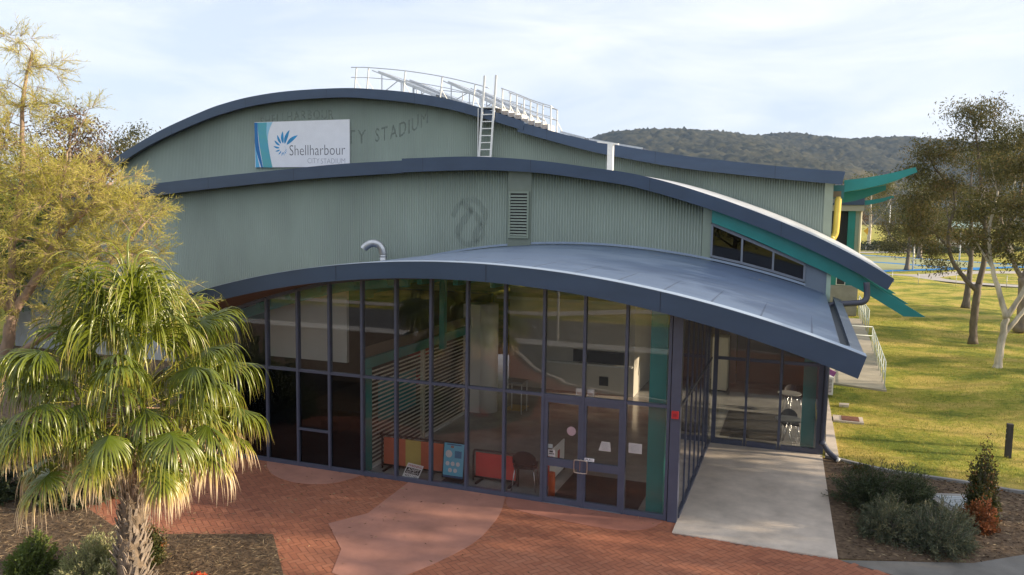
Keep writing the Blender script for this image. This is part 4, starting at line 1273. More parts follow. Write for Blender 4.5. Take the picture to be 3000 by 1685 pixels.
MB().box(-2.61, -2.49, 0.0105, 0.0118, 1.07, 1.09).box(-2.60, -2.52, 0.0105, 0.0118, 1.11, 1.15).build('print', M_BLACK, o3)
pl = sticker('pull_sign', 'white door plate with the black word PULL', -1.80, -1.59, 1.035, 1.105, M_PAP, -0.052, 'sign')
v, f = text_mesh('PULL', 0.17, 0.045, 0.02)
b = MB()
b.add([(-1.78 + q[0], -0.0528, 1.048 + q[1]) for q in v], [tuple(reversed(q)) for q in f])
b.build('pull_lettering', M_BLACK, pl)
for k, (xa, xb_) in enumerate(((-2.05, -1.90), (-1.80, -1.66))):
    tg = thing('sensor_box', ['small pale sensor box left of the mullion above the doors', 'small pale sensor box right of the mullion above the doors'][k], 'sensor', ((xa + xb_) / 2, 0.1, 2.45), 'sensor boxes over the doors')
    MB().box(xa, xb_, 0.058, 0.13, 2.41, 2.55).build('housing', M_WHITE, tg)
    MB().box(xa + .02, xb_ - .02, 0.052, 0.0575, 2.43, 2.48).build('lens', M_GALV, tg)
t = thing('exit_sign', 'small white and dark pictogram sign high on the pier by the shutter', 'sign', (-6.98, 6.26, 2.9))
MB().box(-7.36, -7.10, 6.24, 6.295, 2.66, 2.98).build('plate', M_WHITE, t)
MB().box(-7.31, -7.15, 6.232, 6.239, 2.73, 2.92).build('pictogram', mat('sign dark green', (0.03, 0.12, 0.10), 0.5), t)
# furniture
M_LEG = mat('chrome leg', (0.6, 0.6, 0.6), 0.25, 0.9)
def chair(label, x, y, rz, group='dark chairs in the foyer', sc=1.0):
    t = thing('chair', label, 'chair', (x, y, 0.015), group)
    c_, s_ = math.cos(rz), math.sin(rz)
    def T(px, py, pz):
        px, py, pz = px * sc, py * sc, pz * sc
        return (x + px * c_ - py * s_, y + px * s_ + py * c_, 0.015 + pz)
    b = MB()
    q = [(-.21, -.21), (.21, -.21), (.23, .1), (.18, .22), (-.18, .22), (-.23, .1)]
    b.add([T(a, c, .43) for a, c in q] + [T(a, c, .47) for a, c in q], [tuple(range(6))[::-1], tuple(range(6, 12))] + [(i, (i + 1) % 6, 6 + (i + 1) % 6, 6 + i) for i in range(6)])
    b.build('seat', M_BLACK, t)
    b = MB()
    n = 9
    vs = []
    for k in range(n):
        a = -1 + 2 * k / (n - 1)
        top = .80 - .13 * abs(a) ** 2.5
        vs += [T(.23 * a, .20 - .07 * a * a + .02, .52), T(.22 * a, .27 - .07 * a * a, top), T(.23 * a, .225 - .07 * a * a + .02, .52), T(.22 * a, .295 - .07 * a * a, top)]
    fs = []
    for k in range(n - 1):
        i = 4 * k
        fs += [(i, i + 4, i + 5, i + 1), (i + 2, i + 3, i + 7, i + 6), (i + 1, i + 5, i + 7, i + 3), (i, i + 2, i + 6, i + 4)]
    fs += [(0, 1, 3, 2), (4 * n - 4, 4 * n - 2, 4 * n - 1, 4 * n - 3)]
    b.add(vs, fs)
    b.build('backrest', M_BLACK, t)
    for sx, sy in ((-1, -1), (1, -1), (1, 1), (-1, 1)):
        MB().tube([T(sx * .18, sy * .17, .43), T(sx * .23, sy * .23, 0)], 0.013, 6).build('leg', M_LEG, t, True)
    MB().tube([T(-.18, .19, .45), T(-.19, .235, .6)], .012, 6).tube([T(.18, .19, .45), T(.19, .235, .6)], .012, 6).build('back_support', M_BLACK, t, True)
    return t
chair('dark chair between the red barrier and the doors', -3.34, 0.62, 3.3, sc=1.18)
chair('dark chair at the near round table behind the far porch glass', 2.22, 7.15, 0.2)
chair('dark chair at the far round table behind the far porch glass', 2.25, 10.6, 0.3)
def table(label, x, y):
    t = thing('cafe_table', label, 'table', (x, y, 0.015), 'round tables behind the porch glass')
    MB().tube([(x, y, .70), (x, y, .725)], .36, 28).build('table_top', mat('grey table top', (0.30, 0.31, 0.30), 0.25), t)
    for k in range(4):
        a = k * math.pi / 2 + .5
        MB().tube([(x + .06 * math.cos(a), y + .06 * math.sin(a), .70), (x + .08 * math.cos(a), y + .08 * math.sin(a), .3), (x + .28 * math.cos(a), y + .28 * math.sin(a), .016)], .014, 6).build('leg', M_LEG, t, True)
table('round grey table close behind the far porch glass', 2.18, 6.62)
table('round grey table deeper in behind the far porch glass', 2.15, 9.95)
t = thing('tall_table', 'small high table on white legs beside the round column', 'table', (-5.9, 6.9, 0.015))
MB().box(-6.15, -5.55, 6.6, 7.2, 0.98, 1.02).build('table_top', mat('grey laminate', (0.32, 0.33, 0.34), 0.4), t)
for sx in (-6.10, -5.60):
    for sy in (6.65, 7.15):
        MB().tube([(sx, sy, .015), (sx, sy, .98)], .017, 8).build('leg', M_WHITE, t, True)
t = thing('cabinet', 'cream cabinet deep in the foyer behind the far porch glass', 'cabinet', (-0.15, 12.7, 0.015))
MB().box(-0.75, 0.03, 12.5, 13.2, 0.05, 1.95).build('body', mat('cream cabinet', (0.70, 0.65, 0.50), 0.45), t)
MB().box(-0.7, 0.0, 12.55, 13.15, 0.015, 0.05).build('plinth', M_BLACK, t)
MB().box(-0.73, 0.01, 12.485, 12.499, 0.08, 1.92).build('door', mat('cream door', (0.74, 0.70, 0.55), 0.4), t)
t = tag(MB().box(0.35, 2.0, 6.75, 9.85, 0.0155, 0.022).build('door_mat', mat('dark mat', (0.03, 0.027, 0.024), 0.95, var=.3, vs=6)), 'long dark mat on the floor behind the far porch glass', 'mat')
tag(MB().box(-2.6, -0.7, 0.25, 2.0, 0.0155, 0.022).build('door_mat', MATS['dark mat']), 'dark entrance mat on the floor inside the doors', 'mat')
b = MB()
for k in range(7):
    b.box(-6.28 + k * .085, -6.23 + k * .085, 7.0, 7.75, 0.0155, 0.022)
tag(b.build('tactile_strip', mat('tactile yellow', (0.52, 0.36, 0.12), 0.6)), 'yellow tactile floor strip by the round column', 'floor strip')
# desk and red machine in the dark office at the left
t = thing('office_desk', 'dark desk behind the shaded left glass', 'desk', (-9.3, 3.0, 0.015))
MB().box(-10.2, -8.3, 2.6, 3.4, 0.70, 0.74).build('desk_top', mat('desk laminate', (0.22, 0.19, 0.16), 0.5), t)
MB().box(-10.15, -9.6, 2.65, 3.35, 0.015, 0.70).build('drawers', M_DARK, t)
MB().box(-8.36, -8.31, 2.65, 3.35, 0.015, 0.70).build('leg', M_DARK, t)
t = thing('red_machine', 'red exercise machine standing in the dark room left of the shutter', 'machine', (-8.1, 4.6, 0.015))
MB().box(-8.75, -7.75, 4.3, 4.9, 2.05, 2.35).build('top_bar', mat('machine red', (0.42, 0.02, 0.03), 0.5), t)
for x in (-8.65, -7.85):
    MB().box(x - .05, x + .05, 4.4, 4.8, 0.015, 2.049).build('post', M_BLACK, t)
MB().box(-8.55, -7.95, 4.45, 4.8, 1.2, 1.45).build('crossbar', MATS['machine red'], t)
MB().prism_y([(-10.72, 2.40), (-8.32, 2.40), (-8.32, gh(-8.32) - .25), (-10.72, gh(-10.72) - .2)], 1.1, 1.2).build('inner_bulkhead', mat('pale partition', (0.50, 0.49, 0.46), 0.8, var=.05, vs=1), hall)

# ================================================================== small things outside
def ac_unit(z, label):
    t = thing('air_conditioner', label, 'air conditioner', (3.42, 13.6, z), 'outdoor units on the flank wall')
    MB().box(3.16, 3.55, 13.2, 14.1, z, z + .62).build('case', M_WHITE, t)
    MB().box(3.22, 3.50, 13.185, 13.199, z + .08, z + .54).build('grille_recess', mat('grille dark', (0.10, 0.10, 0.10), 0.6), t)
    b = MB()
    for k in range(9):
        b.box(3.21, 3.51, 13.178, 13.192, z + .09 + k * .05, z + .112 + k * .05)
    b.build('grille', M_WHITE, t)
ac_unit(0.08, 'white outdoor unit standing on the ground at the flank wall')
ac_unit(1.05, 'white outdoor unit mounted above the other one on the flank wall')
t = thing('pink_flag', 'folded magenta bunting hanging beside the outdoor units', 'bunting', (3.6, 13.1, 0.9))
MB().tube([(3.36, 13.1, 0.05), (3.36, 13.1, 1.75)], .02, 8).build('pole', mat('magenta pole', (0.40, 0.10, 0.32), 0.5), t)
MB().add([(3.37, 13.10, 1.02), (3.62, 13.06, .92), (3.55, 13.12, .74), (3.37, 13.10, .82), (3.37, 13.13, 1.02), (3.62, 13.09, .92), (3.55, 13.15, .74), (3.37, 13.13, .82)], [(0, 1, 2, 3), (7, 6, 5, 4), (0, 4, 5, 1), (1, 5, 6, 2), (2, 6, 7, 3), (3, 7, 4, 0)]).build('cloth', mat('magenta cloth', (0.33, 0.10, 0.36), 0.7), t)
tag(MB().prism([(3.7, 11.9), (4.0, 11.95), (4.02, 12.2), (3.72, 12.15)], -0.02, 0.07).build('stone_block', M_CONC), 'small pale stone block in the grass beside the outdoor units', 'stone')
t = thing('drain_pit', 'brick edged drain with a rusty grate at the lawn edge', 'drain', (3.95, 10.2, 0))
MB().box(3.46, 4.32, 9.85, 10.55, -0.05, 0.025).build('surround', M_CONC, t)
b = MB()
for k in range(9):
    b.box(3.70, 4.20, 9.93 + k * .062, 9.965 + k * .062, 0.026, 0.045)
b.build('grate', mat('rusty grate', (0.25, 0.11, 0.07), 0.8, var=.3, vs=9), t)
t = thing('service_pit', 'square concrete pit with grey metal cover in the mulch', 'pit cover', (5.65, 3.1, 0))
pp = [(5.12, 3.55), (5.55, 2.42), (6.45, 2.70), (6.10, 3.85)]
MB().prism(pp, -0.03, 0.10).build('surround', M_CONC2, t)
cen = np.mean(pp, 0)
MB().prism([tuple(cen + (np.array(p) - cen) * .66) for p in pp], 0.101, 0.118).build('cover', mat('zinc cover', (0.36, 0.40, 0.42), 0.45, 0.4, .15, 5), t)
b = MB()
q = [cen + (np.array(p) - cen) * .60 for p in pp]
for k in range(7):
    s = (k + .5) / 7
    a, c = q[0] * (1 - s) + q[1] * s, q[3] * (1 - s) + q[2] * s
    b.bar((*a, .121), (*c, .121), .03, .006)
b.build('cover_rib', M_GALV, t)
t = thing('timber_post', 'short dark square timber post standing alone on the lawn', 'post', (7.67, 7.82, 0))
MB().box(7.60, 7.74, 7.75, 7.89, -0.1, 0.88).build('shaft', mat('old timber', (0.055, 0.050, 0.045), 0.9, 0, .3, 6, .5, 30, stretch=(4, 4, .6)), t)
for z in (0.45, 0.6, 0.74):
    MB().box(7.592, 7.599, 7.80, 7.84, z, z + .03).build('bolt', M_GALV, t)

def side_rail():
    t = thing('ramp_railing', 'white steel railing along the outer edge of the side path', 'railing', (5.4, 15.3, 0.03))
    A, B = np.array([5.36, 15.35]), np.array([5.66, 25.0])
    n = 9
    M_RW = mat('pale rail paint', (0.62, 0.66, 0.64), 0.45)
    for k in range(n):
        p = A + (B - A) * k / (n - 1)
        MB().tube([(p[0], p[1], .03), (p[0], p[1], 1.02)], .022, 8).build('post', M_RW, t, True)
    for z in (1.03, .56):
        MB().tube([(*A, z), (*B, z)], .019, 8).build('rail', M_RW, t, True)
    MB().tube([(*B, 1.03), (3.35, 25.05, 1.03)], .026, 8).build('end_rail', M_RW, t, True)
    MB().tube([(*B, .6), (3.35, 25.05, .6)], .026, 8).build('end_rail', M_RW, t, True)
    t2 = thing('ramp_railing', 'further white steel railing leading to the rear pavilion', 'railing', (5.9, 34, 0.03))
    for k in range(7):
        y = 30 + k * 1.3
        MB().tube([(5.85, y, .03), (5.85, y, 1.3)], .035, 8).build('post', M_RW, t2, True)
    for z in (1.3, .7):
        MB().tube([(5.85, 30, z), (5.85, 37.8, z)], .03, 8).build('rail', M_RW, t2, True)
side_rail()

# rear pavilion
t = thing('rear_pavilion', 'rear pavilion with teal columns and a dark opening beyond the hall', 'building', (4.4, 42, 0))
MB().box(3.34, 5.75, 38.0, 60, 0.0, 1.9).build('podium', M_CONC2, t)
MB().box(3.34, 5.55, 38.6, 60, 1.9, 6.6).build('wall', mat('dark doorway', (0.012, 0.013, 0.016), 0.6), t)
MB().box(4.98, 5.40, 38.25, 38.58, 1.9, 6.7).build('column', M_TEAL, t)
MB().box(5.41, 5.62, 38.25, 38.58, 1.9, 6.7).build('column', M_FLAT, t)
MB().tube([(5.70, 38.3, 1.9), (5.70, 38.3, 6.6)], .085, 12).build('downpipe', mat('cream pipe', (0.52, 0.48, 0.32), 0.4), t, True)
MB().box(3.34, 5.85, 38.0, 60, 6.62, 6.98).build('fascia', mat('beige beam', (0.38, 0.36, 0.28), 0.6), t)
MB().add([(3.4, 37.9, 7.0), (5.85, 37.9, 7.0), (5.85, 37.9, 7.5), (3.4, 60, 7.0), (5.85, 60, 7.0), (5.85, 60, 7.5)], [(0, 1, 2), (5, 4, 3), (0, 3, 4, 1), (1, 4, 5, 2), (2, 5, 3, 0)]).build('roof', M_FASC, t)
bq = bracket(38.0, .12, .66, 5.86, 7.28)
bq.build('teal_bracket', M_TEAL, t)
w_ = MB().box(4.45, 5.0, 38.0, 38.05, 1.93, 2.5).build('window', M_WHITE, t)
MB().box(4.50, 4.95, 37.98, 37.999, 1.97, 2.45).build('pane', M_BLACK, w_)
MB().box(3.36, 4.97, 38.06, 38.24, 1.905, 2.9).build('teal_wall', M_TEAL, t)

# wire fences, goals, sign and hedges round the courts
M_WIRE = mat('fence wire', (0.45, 0.46, 0.45), 0.5, 0.6)
def wire_fence(label, pts, h, step):
    t = thing('wire_fence', label, 'fence', (*pts[0], 0))
    for (xa, ya), (xb_, yb_) in zip(pts[:-1], pts[1:]):
        L = math.hypot(xb_ - xa, yb_ - ya)
        n = max(1, int(L / step))
        for k in range(n):
            s = k / n
            x, y = xa + (xb_ - xa) * s, ya + (yb_ - ya) * s
            MB().tube([(x, y, -0.1), (x, y, h)], .024, 6).build('post', M_WIRE, t, True)
        w_ = MB()
        for z in (h - .03, h * .66, h * .33, .06):
            w_.bar((xa, ya, z), (xb_, yb_, z), .012, .012)
        w_.build('wires', M_WIRE, t)
wire_fence('low wire fence crossing the lawn in front of the sports court', [(8.5, 68.5), (12.8, 66.7), (15.9, 66.4), (26, 66.2)], 1.15, 1.7)
wire_fence('low wire fence on the far side of the sports court before the hedges', [(8, 129), (13, 136), (22, 143), (38, 158)], 1.2, 2.6)
def goal(label, x, y, h=3.05):
    t = thing('goal_post', label, 'goal post', (x, y, 0), 'netball goal posts')
    MB().tube([(x, y, 0.02), (x, y, h)], .10, 10).build('pole', M_WHITE, t, True)
    n = 14
    MB().tube([(x - .25 + .2 * math.cos(2 * math.pi * k / n), y - .2 + .2 * math.sin(2 * math.pi * k / n), h - .04) for k in range(n + 1)], .02, 6).build('ring', M_GALV, t, True)
goal('white goal post standing free on the green sports court', 15.07, 89.9, 2.9)
goal('white goal post at the far court edge, left of the pale tree trunks', 24.2, 115.2, 4.3)
goal('tall white goal post among the far trees beyond the hedge', 20.5, 178, 9)
def hedge(label, pa, pb, h, wdt, seed):
    rng = np.random.default_rng(seed)
    t = thing('hedge', label, 'hedge', (*pa, 0), 'low hedges beyond the court')
    n = 2600
    s = rng.random(n)
    P = np.c_[pa[0] + (pb[0] - pa[0]) * s + rng.normal(0, wdt / 2.5, n), pa[1] + (pb[1] - pa[1]) * s + rng.normal(0, wdt / 2.5, n), h * (rng.random(n) ** .6) * (0.8 + .3 * np.sin(s * 17))]
    leaves('foliage', P, rng.normal(size=(n, 3)), .45, .28, MATS['dark shrub leaf'], t, rng)

# ================================================================== plants
def unit(a):
    return a / np.maximum(1e-9, np.linalg.norm(a, axis=-1, keepdims=True))
def leaves(name, P, D, L, W, m, parent, rng, rnd=None, fold=True):
    """Diamond leaves: base points P, directions D, lengths L, widths W."""
    n = len(P)
    D = unit(np.asarray(D, float))
    L = np.broadcast_to(np.asarray(L, float), (n,)) * rng.uniform(.7, 1.25, n)
    W = np.broadcast_to(np.asarray(W, float), (n,)) * rng.uniform(.75, 1.2, n)
    S = unit(np.cross(D, rng.normal(size=(n, 3))))
    V = np.stack([P, P + D * (L * .45)[:, None] + S * (W / 2)[:, None], P + D * L[:, None], P + D * (L * .45)[:, None] - S * (W / 2)[:, None]], 1).reshape(-1, 3)
    F = np.arange(4 * n).reshape(n, 4)
    if rnd is None:
        rnd = rng.random(n)
    return np_mesh(name, V, F, m, parent, np.repeat(rnd, 4))

leaf_mat('acacia leaf', [(0, (0.28, 0.28, 0.035)), (0.5, (0.50, 0.465, 0.09)), (1, (0.74, 0.62, 0.20))], .6, .48)
leaf_mat('gum leaf', [(0, (0.036, 0.042, 0.014)), (0.5, (0.122, 0.116, 0.042)), (0.85, (0.165, 0.130, 0.048)), (1, (0.24, 0.16, 0.07))], .7, .25, spec=.08)
leaf_mat('light gum leaf', [(0, (0.05, 0.066, 0.018)), (0.6, (0.125, 0.125, 0.036)), (1, (0.22, 0.175, 0.06))], .7, .28, spec=.08)
leaf_mat('red brown leaf', [(0, (0.07, 0.055, 0.030)), (0.5, (0.13, 0.085, 0.05)), (1, (0.22, 0.12, 0.075))], .5, .25)
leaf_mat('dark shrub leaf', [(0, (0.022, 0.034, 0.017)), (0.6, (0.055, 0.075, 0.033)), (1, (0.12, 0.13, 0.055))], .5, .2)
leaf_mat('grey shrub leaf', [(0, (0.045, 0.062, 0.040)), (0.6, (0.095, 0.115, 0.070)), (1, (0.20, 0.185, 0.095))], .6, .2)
leaf_mat('sage leaf', [(0, (0.17, 0.195, 0.075)), (0.6, (0.33, 0.35, 0.15)), (1, (0.50, 0.47, 0.27))], .6, .3)
leaf_mat('bright green leaf', [(0, (0.05, 0.095, 0.018)), (1, (0.17, 0.21, 0.05))], .5, .3)
leaf_mat('nandina leaf', [(0, (0.025, 0.045, 0.014)), (0.5, (0.060, 0.080, 0.022)), (0.82, (0.12, 0.10, 0.03)), (1, (0.30, 0.11, 0.04))], .5, .25)
leaf_mat('scarlet leaf', [(0, (0.25, 0.16, 0.03)), (0.4, (0.48, 0.13, 0.03)), (1, (0.60, 0.05, 0.04))], .5, .25)
BK_ACA = mat('pinkish bark', (0.30, 0.21, 0.15), 0.85, 0, .25, 6, .4, 30, stretch=(1, 1, .4))
BK_GUM = mat('pale gum bark', (0.36, 0.29, 0.22), 0.8, 0, .0, 1.6, .3, 18, col2=(0.14, 0.11, 0.09), stretch=(1.6, 1.6, .7), detail=7)
BK_WHITE = mat('white gum bark', (0.50, 0.44, 0.36), 0.75, 0, .45, 2.2, .3, 20, stretch=(1.4, 1.4, .5), detail=6)
BK_DARK = mat('grey bark', (0.16, 0.135, 0.11), 0.9, 0, .35, 4, .5, 20, stretch=(2, 2, .4))

def in_blob(rng, c, r, n, shell=.55):
    d = unit(rng.normal(size=(n, 3)))
    rad = rng.random(n) ** shell
    return np.array(c) + d * rad[:, None] * np.array(r), d

def tree(name, label, loc, stems, blobs, leafspec, barkm, leafm, seed, group=None, cat='tree', twig=.02, foot=None):
    """stems: [(points, r0, r1)] relative to loc; blobs: [(centre, radii, clumps)]; every clump hangs on its own twig."""
    rng = np.random.default_rng(seed)
    t = thing(name, label, cat, loc, group)
    o = np.array(loc, float)
    tr = MB()
    nodes, nr = [], []
    for pts, r0, r1 in stems:
        D = np.array(crom(pts, 7)) + o
        wob = rng.normal(0, .012, D.shape) * (np.linspace(0, 1, len(D))[:, None] > .05)
        D = D + wob * min(1, r0 * 8)
        rr = np.linspace(0, 1, len(D))
        rad = list(r0 + (r1 - r0) * rr ** .8)
        if pts[0][2] <= 0.02:
            rad[0] *= 1.4
            rad[1] *= 1.18
        tr.tube(D, rad, 10 if r0 > .06 else 6)
        nodes += list(D[2:])
        nr += rad[2:]
    nodes, nr = np.array(nodes), np.array(nr)
    LP, LD, LR = [], [], []
    kind = leafspec['kind']
    for c, r, n in blobs:
        n = max(3, int(n * leafspec.get('thin', 1.0)))
        P, out_ = in_blob(rng, np.array(c) + o, r, n)
        base_tone = rng.normal(0, .10)
        sub = np.concatenate([nodes])
        for p, dv in zip(P, out_):
            cost = np.linalg.norm(sub - p, axis=1) + 0.9 * np.maximum(0, sub[:, 2] - p[2])
            k = int(np.argmin(cost))
            a = sub[k]
            L = np.linalg.norm(p - a)
            mid = (a + p) / 2 + np.array([0, 0, .10 * L]) + rng.normal(0, .06 * L, 3)
            if L > .15:
                rb = min(nr[k] * .6, twig * (0.5 + .35 * L))
                tr.tube([a, (a + mid) / 2 + rng.normal(0, .02 * L, 3), mid, p], [rb, rb * .75, rb * .55, rb * .25], 4, False)
                if len(sub) < 900:
                    sub = np.concatenate([sub, mid[None], ((mid + p) / 2)[None]])
                    nr = np.concatenate([nr, [rb * .6, rb * .45]])
            tone = .5 + base_tone + rng.normal(0, .12)
            if kind == 'broad':
                m_ = leafspec['n']
                q = p + rng.normal(0, 1, (m_, 3)) * np.array(leafspec['spread'])
                LP.append(q)
                LD.append(rng.normal(0, 1, (m_, 3)) + np.array([0, 0, leafspec.get('droop', -.6)]))
                LR.append(np.clip(tone + rng.normal(0, .2, m_), 0, 1))
            else:                                   # feathery sprays
                d0 = unit(unit(p - a) + dv * .7 + np.array([0, 0, .15]))
                for s_ in range(leafspec['sprays']):
                    d = unit(d0 + rng.normal(0, .55, 3))
                    ln = leafspec['len'] * rng.uniform(.6, 1.25)
                    m_ = leafspec['n']
                    s = np.linspace(.1, 1, m_)
                    q = p + d * (s * ln)[:, None] + np.array([0, 0, -.12]) * (s ** 2 * ln)[:, None]
                    tr.tube([p, q[m_ // 2], q[-1]], [.0045, .003, .0015], 3, False)
                    sd_ = unit(np.cross(d, rng.normal(size=3)))
                    sg = np.where(np.arange(m_) % 2 == 0, 1, -1)[:, None]
                    LP.append(q)
                    LD.append(d * .85 + sd_ * sg * .55 + rng.normal(0, .25, (m_, 3)) + np.array([0, 0, -.1]))
                    LR.append(np.clip(tone + rng.normal(0, .15, m_), 0, 1))
    tr.build('trunk', barkm, t, True)
    P = np.concatenate(LP)
    leaves('crown', P, np.concatenate(LD), leafspec['L'], leafspec['W'], leafm, t, rng, np.concatenate(LR))
    return t

# ---------------------------------------------------------------- the feathery golden tree at the left
ax, ay = -15.4, -3.3
def rel(x, y, z):
    return (x - ax, y - ay, z)
st = [
    ([(0, 0, 0), (.25, .02, 1.2), (.75, .1, 2.7), (1.05, .12, 3.8)], .17, .12),
    ([rel(-14.35, -3.18, 3.8), rel(-13.7, -3.0, 4.7), rel(-13.24, -2.8, 5.6), rel(-12.6, -2.6, 6.2), rel(-12.15, -2.4, 6.75)], .11, .04),
    ([rel(-13.24, -2.8, 5.6), rel(-13.2, -2.8, 6.4), rel(-13.05, -2.7, 7.4)], .06, .02),
    ([rel(-14.35, -3.18, 3.8), rel(-14.25, -3.2, 5.2), rel(-14.1, -3.0, 6.8), rel(-14.0, -3.0, 8.4), rel(-13.75, -2.9, 9.6)], .10, .025),
    ([rel(-14.6, -3.2, 2.7), rel(-13.2, -3.1, 3.5), rel(-12.2, -3.0, 4.2), rel(-11.6, -2.8, 5.2), rel(-11.0, -2.6, 5.9)], .085, .025),
    ([rel(-12.2, -3.0, 4.2), rel(-11.2, -3.0, 4.3), rel(-10.4, -2.8, 4.5)], .045, .015),
    ([rel(-14.35, -3.18, 3.8), rel(-14.9, -3.6, 5.0), rel(-15.4, -3.8, 6.4), rel(-15.9, -4.0, 7.6)], .09, .03),
    ([rel(-15.1, -3.3, 1.4), rel(-16.2, -3.6, 3.2), rel(-17.2, -3.8, 4.8)], .08, .03),
]
bl = [
    (rel(-13.3, -2.9, 6.6), (1.3, 1.2, .95), 92), (rel(-12.4, -2.6, 6.5), (1.05, 1.1, .75), 64), (rel(-11.5, -2.4, 6.15), (.75, .9, .40), 34),
    (rel(-13.9, -3.1, 5.4), (1.2, 1.2, .8), 58), (rel(-12.5, -2.9, 5.2), (1.1, 1.1, .6), 46), (rel(-11.3, -2.7, 5.25), (.85, .9, .42), 34),
    (rel(-11.4, -3.0, 4.2), (1.0, .9, .35), 32), (rel(-10.45, -2.8, 4.2), (.75, .7, .32), 26), (rel(-13.6, -3.3, 4.4), (1.2, 1.1, .5), 34), (rel(-12.4, -3.1, 4.0), (.8, .8, .4), 22),
    (rel(-14.6, -3.3, 7.3), (1.0, 1.1, .8), 46), (rel(-13.9, -3.0, 8.3), (.7, .8, .6), 24), (rel(-14.7, -3.2, 9.0), (.8, .9, .7), 26), (rel(-14.2, -3.0, 9.9), (.55, .6, .4), 12), (rel(-13.6, -2.9, 9.3), (.65, .7, .5), 15), (rel(-12.9, -2.6, 8.3), (.5, .5, .3), 9),
    (rel(-15.6, -3.7, 6.6), (1.2, 1.2, 1.1), 52), (rel(-16.8, -3.8, 5.2), (1.2, 1.2, 1.0), 40), (rel(-15.2, -3.5, 4.9), (1.1, 1.1, .8), 44),
]
tree('feathery_tree', 'large feathery golden-leaved tree in front of the left end of the green wall', (ax, ay, 0.0), st, bl,
     {'kind': 'feather', 'sprays': 7, 'n': 17, 'len': .46, 'L': .115, 'W': .0105}, BK_ACA, MATS['acacia leaf'], 11, twig=.017)

